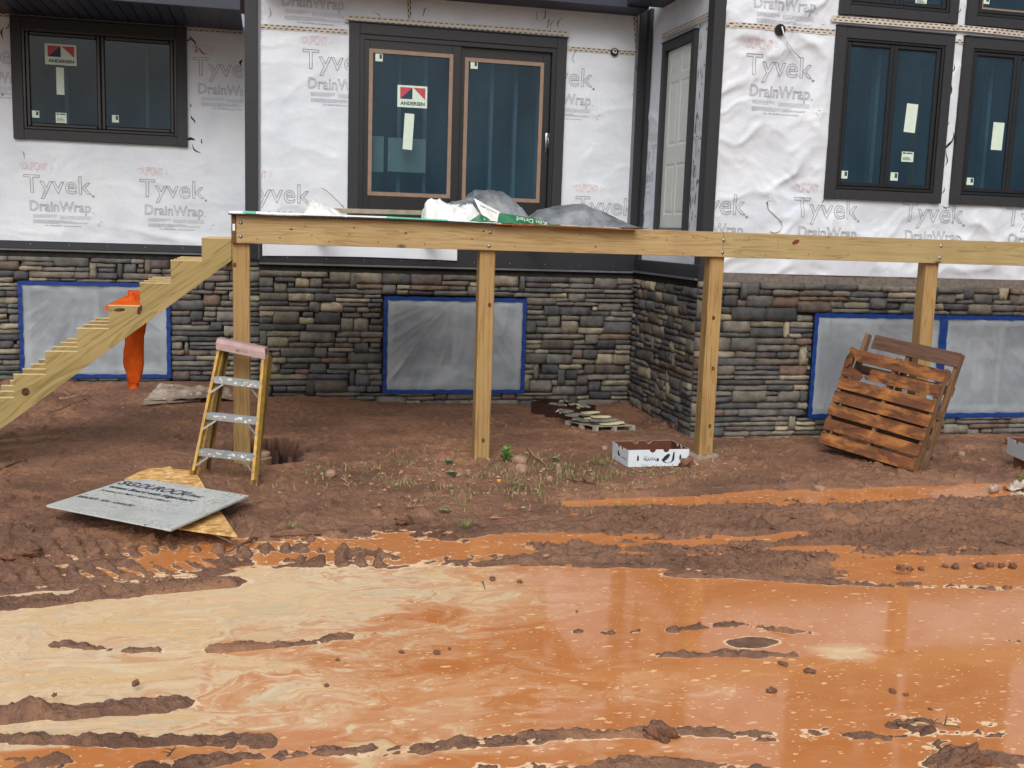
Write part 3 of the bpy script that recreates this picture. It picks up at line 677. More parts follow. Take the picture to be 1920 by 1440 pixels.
for k in (-1, 0, 1, 2): logo(fL, DL, x+k*SPc, z, limL, opL)
x, z = corner(362, 107, DL)
for k in (-2, -1, 0): logo(fL, DL, x+k*SPc, z-(.01 if k else 0), limL, opL)
x, z = corner(1080, 368, DM)
for k in (0, -1, -2, -3): logo(fM, DM, x+k*SPc, z, limM, opM)
x, z = corner(568, 92, DM)
for k in range(0, 4): logo(fM, DM, x+k*SPc*1.012, z, limM, opM)
zz = z+.845
for k in (-1, 0): logo(fM, DM, x-.28+k*SPc, zz, limM, opM)
x, z = corner(1490, 370, DB)
for k in (-1, 0, 1, 2): logo(fB, DB, x+k*SPc, z, limB, opB)
x, z = corner(1401, 100, DB)
logo(fB, DB, x, z, limB, opB); logo(fB, DB, x-.02, z+.845, limB, opB)
for k in (0, 1): logo(fS, XS, 10.3+k*1.262, 3.05, (10.12, 11.95, 1.9, 4.5), [R_SD], axis='x')

# seam tapes with dashed print --------------------------------------------------
def seam(f, D, p0, p1, wd, axis='y', over=.004, rows=2, par=wrapM):
    "p0, p1 = (a, z) ends of the tape's lower edge"
    a0, z0 = p0; a1, z1 = p1; L = math.hypot(a1-a0, z1-z0); ux, uz = (a1-a0)/L, (z1-z0)/L; nx, nz = -uz, ux
    if nz < 0 or (abs(nz) < 1e-6 and nx < 0): nx, nz = -nx, -nz
    def pt(s, t, h):
        a, z = a0+ux*s+nx*t, z0+uz*s+nz*t; w_ = float(f(a, z))+h
        return (a, D-w_, z) if axis == 'y' else (D-w_, a, z)
    n = max(2, int(L/.06)); mb = MB()
    mb.grid(lambda u, v: pt(u*L, v*wd, over), n, 2); o = mb.build('seam_tape', M['seam'], house); o.parent = par
    mb = MB(); sp = .062
    for r in range(rows):
        t0 = wd*(.22+.5*r)
        s = .02+r*sp*.5
        while s < L-.04:
            mb.add([pt(s, t0, over+.002), pt(s+.034, t0, over+.002), pt(s+.04, t0+.009, over+.002), pt(s+.006, t0+.009, over+.002)], [(0, 1, 2, 3)]); s += sp
    o = mb.build('printed_dashes', M['dash'], house, kind='stuff'); o.parent = par
Cn = lambda x, y, D: (lambda p: (p[0], p[2]))(py(x, y, D))
seam(fL, DL, Cn(350, 58, DL), Cn(456, 65, DL), .06, par=wrapL); seam(fL, DL, Cn(-40, 30, DL), Cn(18, 33, DL), .05, par=wrapL)
seam(fM, DM, Cn(486, 54, DM), Cn(652, 65, DM), .055); seam(fM, DM, Cn(645, 42, DM), Cn(1066, 72, DM), .075, over=.03)
seam(fM, DM, Cn(1063, 96, DM), Cn(1215, 107, DM), .055); seam(fM, DM, Cn(1191, 104, DM), Cn(1183, -30, DM), .045); seam(fM, DM, Cn(764, 38, DM), Cn(761, -40, DM), .045)
seam(fB, DB, Cn(1357, 52, DB), Cn(1566, 66, DB), .055, par=wrapB); seam(fB, DB, Cn(1556, 41, DB), Cn(1800, 60, DB), .06, over=.03, par=wrapB)
seam(fB, DB, Cn(1785, 58, DB), Cn(2100, 88, DB), .06, over=.036, par=wrapB)
seam(fB, DB, Cn(1786, 82, DB), Cn(1808, 84, DB), .05, par=wrapB)
seam(fS, XS, (11.5, 4.19), (10.16, 4.19), .06, axis='x', over=.03, rows=2, par=wrapS)

# scuffs: black sealant smears and tears on the wrap
mb = {'l': MB(), 'm': MB(), 'b': MB()}
def smear(key, f, D, x, y, L, ang, wd):
    a, z = Cn(x, y, D); n = 6; pts = []
    for i in range(n+1):
        t_ = i/n; s_ = L*(t_-.5); wob = .12*L*math.sin(t_*5+x); wi = wd*math.sin(math.pi*min(max(t_, .05), .95))*(.7+.5*random.random())
        ca, sa = math.cos(ang), math.sin(ang)
        for q in (-wi, wi): A_ = a+ca*s_-sa*(wob+q); Z_ = z+sa*s_+ca*(wob+q); pts.append((A_, D-float(f(A_, Z_))-.003, Z_))
    mb[key].add(pts, [(2*i, 2*i+2, 2*i+3, 2*i+1) for i in range(n)])
for x, y, L, a_, w_ in ((362, 76, .12, -1.2, .012), (368, 92, .10, 1.1, .010), (378, 96, .14, -.4, .008), (354, 74, .06, .8, .010), (362, 224, .10, -1.3, .012), (358, 261, .09, .3, .020), (367, 280, .14, -.9, .009), (378, 265, .06, -1.1, .008), (357, 198, .05, -1.4, .006), (452, 117, .08, 1.5, .014), (5, 62, .14, 1.4, .009), (14, 50, .08, 1.2, .007), (44, 290, .10, -1.1, .004), (5, 178, .02, .2, .01)):
    smear('l', fL, DL, x, y, L, a_, w_)
for x, y, L, a_, w_ in ((796, 22, .12, .9, .007), (708, 27, .10, -.9, .004), (1021, 28, .13, 1.1, .006), (1028, 44, .12, 1.0, .006), (1007, 30, .12, -1.3, .004), (1036, 45, .14, 1.2, .004), (1049, 42, .15, 1.4, .005), (1077, 95, .09, 1.5, .007), (1076, 108, .14, -1.4, .003), (1188, 175, .1, 1.4, .003), (505, 25, .14, 1.4, .003)):
    smear('m', fM, DM, x, y, L, a_, w_)
for x, y, L, a_, w_ in ((1782, 160, .2, 1.45, .012), (1786, 130, .10, 1.4, .006), (1778, 235, .08, 1.5, .007), (1779, 270, .26, 1.3, .014), (1775, 297, .16, 1.45, .008), (1790, 50, .1, 1.4, .006), (1798, 22, .08, 1.3, .005), (1767, 360, .12, 1.3, .006), (1774, 388, .10, 0, .005), (1543, 377, .05, .8, .006), (1636, 36, .03, 0, .01), (1757, 25, .1, .2, .003)):
    smear('b', fB, DB, x, y, L, a_, w_)
for k, par in (('l', wrapL), ('m', wrapM), ('b', wrapB)):
    o = mb[k].build('sealant_smears', M['scuff'], house, kind='stuff'); o.parent = par
mb2 = MB()
for i in range(60):                            # flaked sealant along the side door's casing
    y = random.choice((random.uniform(10.10, 10.36), random.uniform(10.36, 10.46))); z = random.uniform(2.05, 4.15); h_ = random.uniform(.02, .12); w_ = random.uniform(.004, .014)
    X_ = XS-float(fS(y, z))-.004
    mb2.add([(X_, y, z), (X_, y+w_, z+h_*.3), (X_, y+w_*.6, z+h_), (X_, y-w_*.5, z+h_*.6)], [(0, 1, 2, 3)])
o = mb2.build('sealant_smears', M['scuff'], house, kind='stuff'); o.parent = wrapS

# windows --------------------------------------------------------------------------
def flat(mb, D, x0, x1, z0, z1, h=.002, mi=0, rot=0.0):
    cx, cz = (x0+x1)/2, (z0+z1)/2; c_, s_ = math.cos(rot), math.sin(rot)
    P = [((a-cx)*c_-(b-cz)*s_+cx, D-h, (a-cx)*s_+(b-cz)*c_+cz) for a, b in ((x0, z0), (x1, z0), (x1, z1), (x0, z1))]
    mb.add(P+[(p[0], p[1]+.001, p[2]) for p in P], [(0, 1, 2, 3), (7, 6, 5, 4)], mi)
def sticker(par, D, x0, x1, z0, z1, kind='blank', rot=0.0):
    mb = MB(); flat(mb, D, x0, x1, z0, z1, .003, 0, rot)
    w_, h_ = x1-x0, z1-z0; mats = [M['paper'], M['papertext'], M['red'], M['navy']]
    if kind == 'logo':
        X = lambda a: x0+a*w_
        Z = lambda b: z1-b*h_
        def tri(pts, mi): mb.add([(X(a), D-.0048, Z(b)) for a, b in pts], [tuple(range(len(pts)))[::-1]], mi)
        tri([(.09, .09), (.50, .09), (.09, .62)], 2); tri([(.50, .09), (.50, .62), (.09, .62)], 3); tri([(.53, .09), (.93, .09), (.93, .62)], 2)
        text_on(mb, 'ANDERSEN', (X(.10), D-.003, Z(.90)), (1, 0, 0), (0, 0, 1), (0, -1, 0), w_*.82, h_*.17, 1, .0018, offset=.035)
    elif kind == 'small':
        flat(mb, D, x0+w_*.55, x1-w_*.1, z0+h_*.35, z1-h_*.1, .005, 1)
    elif kind == 'label':
        flat(mb, D, x0+w_*.08, x0+w_*.3, z1-h_*.22, z1-h_*.07, .005, 1); flat(mb, D, x0+w_*.38, x1-w_*.1, z1-h_*.2, z1-h_*.08, .005, 1)
        for k in range(3): flat(mb, D, x0+w_*.1, x1-w_*(.15+.1*k), z0+h_*(.18+.12*k), z0+h_*(.22+.12*k), .005, 1)
    mb.build('sticker', mats, par)
def frame4(mb, D0, D1, r, wd, mi=0, bev=.004, head=True):
    x0, x1, z0, z1 = r
    mb.box(x0, x0+wd, D0, D1, z0, z1, mi, bev); mb.box(x1-wd, x1, D0, D1, z0, z1, mi, bev)
    mb.box(x0+wd, x1-wd, D0+.002, D1, z1-wd, z1, mi, bev); mb.box(x0+wd, x1-wd, D0+.002, D1, z0, z0+wd, mi, bev)
def window(D, r, panes, tw, label, casing_parts=True, tape=False):
    e = bpy.data.objects.new('window', None); col.objects.link(e); e.parent = house; e.location = ((r[0]+r[1])/2, D-DM, r[2]); e['label'] = label
    x0, x1, z0, z1 = r
    for (a, b, c_, d_) in ((x0, x0+tw, z0, z1), (x1-tw, x1, z0, z1), (x0+tw+.001, x1-tw-.001, z1-tw*1.05, z1-.002), (x0+tw+.001, x1-tw-.001, z0+.004, z0+tw*.95)):
        MB().box(a, b, D-.045, D+.01, c_, d_, 0, .003).build('casing_board', M['trim'], e)
    MB().box(x0-.004, x1+.004, D-.055, D-.0, z1+.001, z1+.014).build('drip_cap', M['trim'], e)
    i = inset(r, tw); mb = MB(); frame4(mb, D-.032, D+.06, i, .03); mb.build('frame', M['frame'], e)
    i = inset(i, .03); n = panes; w_ = (i[1]-i[0])/n; out = []
    for k in range(n):
        a, b = i[0]+k*w_, i[0]+(k+1)*w_; mb = MB(); frame4(mb, D-.022, D+.03, (a+.001, b-.001, i[2], i[3]), .045, bev=.010); mb.build('sash', M['frame'], e)
        g = (a+.044, b-.044, i[2]+.044, i[3]-.044); MB().add([(g[0], D-.0, g[2]), (g[1], D, g[2]), (g[1], D, g[3]), (g[0], D, g[3])], [(0, 1, 2, 3)]).build('pane', M['glass'], e); out.append(g)
    return e, out
def room(D, r, studs, deep=.9, wood_=()):
    x0, x1, z0, z1 = inset(r, -.25); mb = MB(); y0, y1 = D+.065, D+deep
    mb.add([(x0, y0, z0), (x1, y0, z0), (x1, y0, z1), (x0, y0, z1), (x0, y1, z0), (x1, y1, z0), (x1, y1, z1), (x0, y1, z1)], [(4, 5, 6, 7)[::-1], (0, 4, 7, 3), (5, 1, 2, 6), (0, 1, 5, 4), (7, 6, 2, 3)])
    mb.build('dark_interior', M['room'], house)
    for s_, a in studs: MB().box(a-.02, a+.02, D+.30, D+.39, z0+.01, z1-.01).build('wall_stud', M['studwood' if s_ else 'stud'], house)
    
def Rpx(pts, D): return rect(pts, D)
def stick_px(par, D, x0, y0, x1, y1, kind='blank', rot=0.0):
    a = Cn(x0, y0, D); b = Cn(x1, y1, D); sticker(par, D-.0, min(a[0], b[0]), max(a[0], b[0]), min(a[1], b[1]), max(a[1], b[1]), kind, rot)

e, g = window(DL, R_LEFT, 2, .115, 'two pane dark window at the left under the eave')
stick_px(e, DL, 83.5, 81, 144, 124, 'logo'); stick_px(e, DL, 105, 126, 121, 178); stick_px(e, DL, 60, 207, 74, 221, 'small'); stick_px(e, DL, 104.5, 211, 125, 231, 'label'); stick_px(e, DL, 210, 215.5, 223, 230, 'small')
room(DL, R_LEFT, [(0, Cn(115, 150, DL)[0]), (0, Cn(262, 150, DL)[0]+.05)])
e, g = window(DB, R_W1, 2, .105, 'lower two pane window right of the bay corner')
stick_px(e, DB, 1699.5, 194, 1716, 249, rot=-.05); stick_px(e, DB, 1691, 284, 1711.5, 304, 'label'); stick_px(e, DB, 1576, 320, 1588.5, 335, 'small'); stick_px(e, DB, 1670, 323, 1682.5, 339, 'small')
room(DB, R_W1, [(0, Cn(1605, 200, DB)[0]+.02), (0, Cn(1663, 200, DB)[0]+.06), (1, Cn(1740, 200, DB)[0]+.1)])
e, g = window(DB, R_W2, 2, .105, 'lower window at the right edge with a pale strip sticker')
stick_px(e, DB, 1862.5, 229, 1878, 282, rot=-.02); stick_px(e, DB, 1813, 333, 1824.5, 347, 'small')
room(DB, R_W2, [(1, Cn(1830, 200, DB)[0]+.08), (0, Cn(1877, 200, DB)[0]+.08)])
e, g = window(DB, R_T1, 2, .105, 'upper window above the two pane window, cut by the frame'); stick_px(e, DB, 1717, -8, 1737, 8.5, 'label')
e, g = window(DB, R_T2, 1, .105, 'upper right window with tan masking on its glass'); stick_px(e, DB, 1842, -6, 1854.5, 8, 'small')
g = g[0]; mb = MB(); frame4(mb, DB-.006, DB-.002, g, .02, bev=0); mb.build('masking_strip', M['kraft'], e)
room(DB, (R_T1[0], R_T1[1], R_T1[2]+.06, R_T1[3]), [(0, 6.2)]); room(DB, (R_T2[0], R_T2[1], R_T2[2]+.06, R_T2[3]), [(1, Cn(1830, 10, DB)[0]+.05)])

# patio door
e = bpy.data.objects.new('patio_door', None); col.objects.link(e); e.parent = house; e.location = ((R_DOOR[0]+R_DOOR[1])/2, 0, 2.02); e['label'] = 'wide black sliding door with tan masked glass'
x0, x1, z0, z1 = R_DOOR; D = DM; tw = .115
for (a, b, c_, d_) in ((x0, x0+tw, z0, z1), (x1-tw, x1, z0, z1), (x0+tw+.001, x1-tw-.001, z1-tw, z1-.002)):
    MB().box(a, b, D-.045, D+.01, c_, d_, 0, .003).build('casing_board', M['trim'], e)
MB().box(x0-.01, x1+.01, D-.06, D, z1+.001, z1+.014).build('drip_cap', M['trim'], e)
i = (x0+tw, x1-tw, z0, z1-tw); mb = MB(); mb.box(i[0], i[0]+.05, D-.03, D+.1, i[2], i[3]); mb.box(i[1]-.05, i[1], D-.03, D+.1, i[2], i[3]); mb.box(i[0]+.05, i[1]-.05, D-.028, D+.1, i[3]-.05, i[3]); mb.box(i[0]+.05, i[1]-.05, D-.03, D+.1, i[2], i[2]+.1)
mb.build('frame', M['frame'], e)
gl = rect([(691, 91), (849, 102), (844, 371), (690, 367)], D); gr = rect([(871, 107), (1021, 117), (1012, 381), (868, 374)], D)
xm = (gl[1]+gr[0])/2
for nm, gg, a, b, yo, lb in (('door_panel', gl, i[0]+.05, xm+.02, -.012, 'left sliding panel with a logo sticker'), ('door_panel', gr, xm+.021, i[1]-.05, .02, 'right sliding panel with a handle')):
    mb = MB(); zc, zd = i[2]+.1, i[3]-.05; Y0 = D+yo
    mb.box(a, gg[0]+.01, Y0, Y0+.04, zc, zd, 0, .004); mb.box(gg[1]-.01, b, Y0, Y0+.04, zc, zd, 0, .004); mb.box(gg[0]+.01, gg[1]-.01, Y0+.001, Y0+.04, gg[3]-.01, zd); mb.box(gg[0]+.01, gg[1]-.01, Y0+.001, Y0+.04, zc, gg[2]+.01)
    mb.build(nm, M['frame'], e, label=lb)
    MB().add([(gg[0], Y0+.012, gg[2]), (gg[1], Y0+.012, gg[2]), (gg[1], Y0+.012, gg[3]), (gg[0], Y0+.012, gg[3])], [(0, 1, 2, 3)]).build('pane', M['glass'], e)
    mb = MB(); frame4(mb, Y0-.003, Y0+.006, gg, .042, bev=0); mb.build('masking_strip', M['kraft'], e)
Dp = D-.001
stick_px(e, Dp, 745.5, 159, 800.5, 203.5, 'logo', 0); stick_px(e, Dp, 757.5, 212.5, 774, 281, rot=-.05); stick_px(e, Dp, 704, 100, 717.5, 115.5, 'small'); stick_px(e, Dp+.03, 882.5, 114, 895.5, 129.5, 'small')
room(D+.04, (x0+.2, x1-.2, z0, z1-.1), [(0, Cn(747, 200, D)[0]+.05), (0, Cn(797, 200, D)[0]+.05), (0, Cn(925, 200, D)[0]+.05), (0, Cn(968, 200, D)[0]+.07), (0, Cn(1000, 200, D)[0]+.15)])
for q in ((697, 250, 719, 319), (728, 253, 799, 321)):
    a = Cn(q[0], q[1], D); b = Cn(q[2], q[3], D); MB().box(a[0]+.02, b[0]+.02, D+.20, D+.21, b[1]-.01, a[1]-.01).build('leaning_sheet', M['paper'], e)
hx, hz = Cn(1027, 267, D-.03)
mb = MB(); mb.tube([(hx, D+.02, hz+.075), (hx, D-.045, hz+.07), (hx, D-.055, hz), (hx, D-.045, hz-.07), (hx, D+.02, hz-.075)], .010, 8); mb.box(hx-.02, hx+.02, D+.012, D+.021, hz-.11, hz+.11, 0, .004); mb.build('door_handle', M['handle'], e, smooth=True)

# side door in the bay's flank
e = bpy.data.objects.new('side_door', None); col.objects.link(e); e.parent = house; e.location = (XS, R_SD[0]+.45-DM, 2.09); e['label'] = 'pale grey six panel door seen at a sharp angle'
y0, y1, z0, z1 = R_SD; X = XS; tw = .09
for (a, b, c_, d_) in ((y0, y0+tw, z0, z1), (y1-tw, y1, z0, z1), (y0+tw+.001, y1-tw-.001, z1-tw, z1-.002)): MB().box(X-.045, X+.01, a, b, c_, d_, 0, .003).build('casing_board', M['trim'], e)
MB().box(X-.055, X, y0-.01, y1+.01, z1+.001, z1+.014).build('drip_cap', M['trim'], e)
MB().box(X-.02, X+.06, y0+tw, y1-tw, z0, z0+.03).build('threshold', M['bead'], e)
a0, a1, b0, b1 = y0+tw+.005, y1-tw-.005, z0+.035, z1-tw-.004; w_ = a1-a0; h_ = b1-b0
pan = [(c_, d_) for c_ in ((.13, .46), (.54, .87)) for d_ in ((.86, .965), (.46, .82), (.07, .36))]
# slab with six recessed panels
ys = sorted({0, 1, .13, .46, .54, .87}); zs = sorted({0, 1, .86, .965, .46, .82, .07, .36}); mb = MB()
for i_ in range(len(ys)-1):
    for j in range(len(zs)-1):
        isP = any(abs(c_[0]-ys[i_]) < 1e-6 and d_[0] <= zs[j]+1e-6 and zs[j+1] <= d_[1]+1e-6 for c_, d_ in pan)
        if not isP: mb.add([(X+.0, a0+w_*ys[i_], b0+h_*zs[j]), (X, a0+w_*ys[i_+1], b0+h_*zs[j]), (X, a0+w_*ys[i_+1], b0+h_*zs[j+1]), (X, a0+w_*ys[i_], b0+h_*zs[j+1])], [(0, 1, 2, 3)[::-1]])
mb.build('door_slab', M['door'], e)
for c_, d_ in pan:
    A0, A1, B0, B1 = a0+w_*c_[0], a0+w_*c_[1], b0+h_*d_[0], b0+h_*d_[1]; mb = MB(); L_ = [(0, 0), (.014, .006), (.03, .006), (.045, .002)]
    V = []
    for s_, dd in L_: V += [(X+dd, A0+s_, B0+s_), (X+dd, A1-s_, B0+s_), (X+dd, A1-s_, B1-s_), (X+dd, A0+s_, B1-s_)]
    mb.add(V, [(k*4+j, k*4+4+j, k*4+4+(j+1) % 4, k*4+(j+1) % 4) for k in range(3) for j in range(4)]+[(15, 14, 13, 12)]); mb.build('door_panel', M['door'], e)
MB().prism([(a0+.07+.012*math.cos(t_), b0+.95+.018*math.sin(t_)) for t_ in [k*math.pi/5 for k in range(10)]], X-.003, X+.01, axis='x').build('lock_hole', M['black'], e)
MB().box(X+.012, X+.05, y0+tw-.01, y1-tw+.01, z0, z1-tw+.01).build('door_core', M['frame'], e)

# corner boards, flashing, soffits ---------------------------------------------------
a = Cn(459, 200, DM-.03)[0]; b = Cn(483, 200, DM-.03)[0]
MB().box(a, b, DM-.045, DM+.08, 1.63, 4.9, 0, .003).build('corner_board', M['trim'], house)
MB().box(b+.001, b+.028, DM-.022, DM, 1.63, 4.9).build('corner_bead', M['trim_side'], house)
MB().box(XS-.125, XS-.0, DM-.045, DM-.001, 1.70, 4.60, 0, .003).build('corner_board', M['trim'], house)
MB().box(XS-.155, XS-.126, DM-.022, DM, 1.70, 4.60).build('corner_bead', M['trim_side'], house)
MB().box(XS-.045, XS-.0, DM-.145, DM-.046, 1.70, 4.60, 0, .003).build('corner_board', M['trim'], house)
MB().box(XS-.045, XS+.075, DB-.045, DB-.0, 1.70, 5.7, 0, .003).build('corner_board', M['trim'], house)
MB().box(XS-.045, XS-.0, DB+.001, DB+.115, 1.70, 5.7, 0, .003).build('corner_board', M['trim'], house)
MB().box(XS+.0755, XS+.087, DB-.022, DB-.0, 1.70, 5.7).build('corner_bead', M['trim_side'], house)
# black flashing band and lip at the foot of the wrap
mb = MB(); mb.box(-6, XC, DL-.05, DL, 1.645, 1.735, 0, .004); mb.build('base_flashing', M['flash'], house)
MB().box(-6, XC, DL-.075, DL-.0, 1.625, 1.644).build('flashing_lip', M['bead'], house)
mb = MB(); mb.box(XC, XS-.06, DM-.06, DM, 1.60, 1.80, 0, .004); mb.build('base_flashing', M['flash'], house)
MB().box(XC, XS-.06, DM-.085, DM-.0, 1.578, 1.599).build('flashing_lip', M['bead'], house)
MB().box(XS-.062, XS-.0, DB-.05, DM-.001, 1.61, 1.745, 0, .004).build('base_flashing', M['flash'], house, label='black flashing along the flank of the bay')
MB().box(XS-.085, XS-.0, DB-.02, DM-.06, 1.588, 1.609).build('flashing_lip', M['bead'], house)
mb = MB()
for D_, xa, xb, z_ in ((DL-.05, -3.1, -.5, 1.70), (DM-.06, .2, 4.1, 1.655)):
    x = xa
    while x < xb: mb.prism([(x+.005*math.cos(k*math.pi/3), z_+.005*math.sin(k*math.pi/3)) for k in range(6)], D_-.004, D_+.001); x += .42
mb.build('flashing_nails', M['steel'], house)
x0 = Cn(492, 468, DM-.07)[0]; x1 = Cn(857, 470, DM-.07)[0]
MB().grid(lambda u, v: (x0+(x1-x0)*u, DM-.068-.006*math.sin(u*40)-.012*v, 1.80-.13*v+.015*math.sin(u*3)*v), 60, 4, flip=False).build('loose_wrap_flap', M['wrap'], house, smooth=True)
# scratch coat strip above the stones
MB().box(XS+.05, 11, DB-.02, DB+.002, 1.58, 1.672).build('scratch_coat', M['lath'], house)
mb = MB(); mb.box(XC, XS-.03, DM-.03, DM-.001, 1.50, 1.577); mb.box(XS-.03, XS-.0, DB, DM-.03, 1.50, 1.585); mb.box(-6, XC-.0, DL-.03, DL-.001, 1.56, 1.624); mb.build('scratch_coat', M['mortar'], house)
# left eave: soffit with fascia in the main wall's plane
zs = 4.252
MB().box(-6.5, XC-.19, DM-.05, DL-.0, zs, zs+.02).build('soffit', M['soffit'], house)
MB().box(-6.5, XC-.19, DM-.075, DM-.051, zs-.01, zs+.24, 0, .004).build('fascia', M['soffit'], house)
mb = MB()
for k in range(30): mb.box(-3.9+k*.13, -3.885+k*.13, DM+.1, DL-.1, zs-.004, zs-.0005)
mb.build('soffit_grooves', M['black'], house)
MB().box(-6.5, XC-.19, DL-.045, DL-.001, zs-.14, zs-.001, 0, .003).build('frieze_board', M['soffit'], house) if False else None
MB().box(XC, XS-.16, DM-.42, DM, 4.53, 4.70).build('soffit', M['soffit'], house)
MB().box(XS-.42, XS, DB+.2, DM-.42, 4.555, 4.70).build('soffit', M['soffit'], house)
MB().box(-7, 11, DM-.0, 16, 4.96, 5.0).build('ceiling_slab', M['soffit'], house)

# service openings and cables in the walls
def disc(f, D, x, y, r): a, z = Cn(x, y, D); mb = MB(); W = float(f(a, z)); mb.prism([(a+r*math.cos(k*math.pi/10), z+r*math.sin(k*math.pi/10)) for k in range(20)], D-W-.03, D-W+.004); return mb, a, z, D-W
mb, a, z, Y = disc(fB, DB, 1460, 57, .055); mb.build('pipe_sleeve', M['black'], house); ya = Y-.035
P = [Cn(x, y, DB) for x, y in ((1460, 52), (1465, 68), (1474, 84), (1487, 99), (1498, 111))]
mb = MB(); mb.tube([(p[0], ya-.02+.008*i_, p[1]) for i_, p in enumerate(P)], .0075, 8); mb.build('white_cable', M['cable'], house, smooth=True)
P = [Cn(x, y, DB) for x, y in ((1443, 374), (1438, 379), (1441, 392), (1452, 403), (1463, 414), (1465, 425), (1459, 433), (1450, 436), (1445, 433))]
mb = MB(); mb.tube([(p[0], DB-float(fB(p[0], p[1]))-.012, p[1]) for p in P], .0065, 8); mb.build('white_cable', M['cable'], house, smooth=True, label='white cable curling out of the wrap above the beam')
mb, a, z, Y = disc(fM, DM, 1151, 98, .045); mb.build('electrical_box', M['black'], house)
mb = MB(); mb.tube([(a+.022*math.cos(t_)-.004, Y-.035, z+.008+.022*math.sin(t_)) for t_ in [k*.6 for k in range(12)]], .005, 6); mb.tube([(a-.02, Y-.037, z+.01), (a+.015, Y-.037, z-.022), (a+.022, Y-.037, z+.0)], .005, 6); mb.build('wire_coil', M['cable'], house, smooth=True)
a0 = Cn(1200, 28, DM); a1 = Cn(1197, 122, DM); yw = DM-.03
mb = MB(); mb.tube([(a0[0], yw, a0[1]+.4), (a0[0]-.0, yw, a0[1]), (a1[0]+.01, yw, a1[1])], .0035, 6); c0 = Cn(1196, 129, DM)
mb.tube([(c0[0]+.028*math.cos(k*.5), yw-.004*(k % 3), c0[1]+.042*math.sin(k*.5)) for k in range(26)], .0035, 6); mb.build('hanging_wire', M['wire'], house, smooth=True)
P = [Cn(x, y, DM) for x, y in ((602, 350), (615, 358), (632, 374), (644, 388))]
mb = MB(); mb.tube([(p[0], DM-float(fM(p[0], p[1]))-.01, p[1]) for p in P], .004, 6); mb.build('white_cable', M['cable'], house, smooth=True, label='thin white cable trailing behind the deck beam')

# basement windows sealed with plastic and blue tape ------------------------------------
def sealed(D, r, label, seed, fx=.5, logo_=False, bottom=True):
    e = bpy.data.objects.new('basement_window', None); col.objects.link(e); e.parent = house; e.location = ((r[0]+r[1])/2, D-DM, r[2]); e['label'] = label
    x0, x1, z0, z1 = r; tw = .046; Y = D-.075
    for q in ((x0, x0+tw, z0, z1), (x1-tw, x1, z0, z1), (x0+tw, x1-tw, z1-tw, z1), (x0+tw, x1-tw, z0, z0+tw)):
        mb = MB(); n = 24; vert = q[3]-q[2] > q[1]-q[0]; r_ = random.Random(seed)
        for k in range(n):
            pass
        def fn(u, v):
            j = .0035*math.sin(u*37+v*60+seed)+.002*math.sin(u*91)
            return (q[0]+(q[1]-q[0])*(v if vert else u)+(j if vert else 0), Y-.004+.002*math.sin(u*55), q[2]+(q[3]-q[2])*(u if vert else v)+(0 if vert else j))
        mb.grid(fn, n, 1, flip=vert); mb.build('blue_tape', M['bluetape'], e)
    nu, nv = 110, 80
    A, B = np.meshgrid(np.linspace(x0+.02, x1-.02, nu), np.linspace(z0+.02, z1-.02, nv)); U_ = (A-x0)/(x1-x0); V_ = (B-z0)/(z1-z0)
    cx, cz = fx, 1.08; ang = np.arctan2(V_-cz, (U_-cx)*1.5); rr = np.hypot(U_-cx, V_-cz)
    h = ridge(ang*4.2, rr*.8, seed, 3)**1.5*.013*np.clip(rr-.12, 0, 1)+fbm(U_*3, V_*3, seed+5, 4)*.010+ridge(U_*7+V_*.6, V_*.8, seed+7, 2)**2*.006+ridge(U_*2+V_, V_*6, seed+2, 2)*.011*np.clip(.30-V_, 0, 1)*2
    edge = np.clip(np.minimum(np.minimum(U_, 1-U_), np.minimum(V_, 1-V_))*12, 0, 1)
    o = sheet('plastic_sheet', A, Y+.012-h*edge*1.2-DM, B, M['sheeting'], {}); o.parent = e; o.matrix_parent_inverse = Matrix.Translation(Vector(e.location)).inverted()
    i = inset(r, .05); mb = MB(); frame4(mb, D-.02, D+.03, i, .07); mb.box((i[0]+i[1])/2-.03, (i[0]+i[1])/2+.03, D-.018, D+.03, i[2]+.07, i[3]-.07); mb.build('frame', M['door'], e)
    MB().add([(i[0], D+.02, i[2]), (i[1], D+.02, i[2]), (i[1], D+.02, i[3]), (i[0], D+.02, i[3])], [(0, 1, 2, 3)]).build('pane', M['bead'], e)
    if logo_:
        a = Cn(1812, 633, D); b = Cn(1862, 672, D); sticker(e, D-.022, a[0], b[0], b[1], a[1], 'logo'); a = Cn(1822, 682, D); b = Cn(1838, 735, D); sticker(e, D-.022, a[0], b[0], b[1], a[1])
sealed(DL, R_B0, 'left basement window under plastic and blue tape, behind the stair stringers', 3, .45)
sealed(DM, R_B1, 'middle basement window under plastic and blue tape, crossed by a post', 9, .55)
sealed(DB, R_B2, 'basement window under plastic and blue tape behind the pallets', 14, .1)
sealed(DB, R_B3, 'rightmost basement window under plastic with a logo sticker showing through', 23, .2, True)

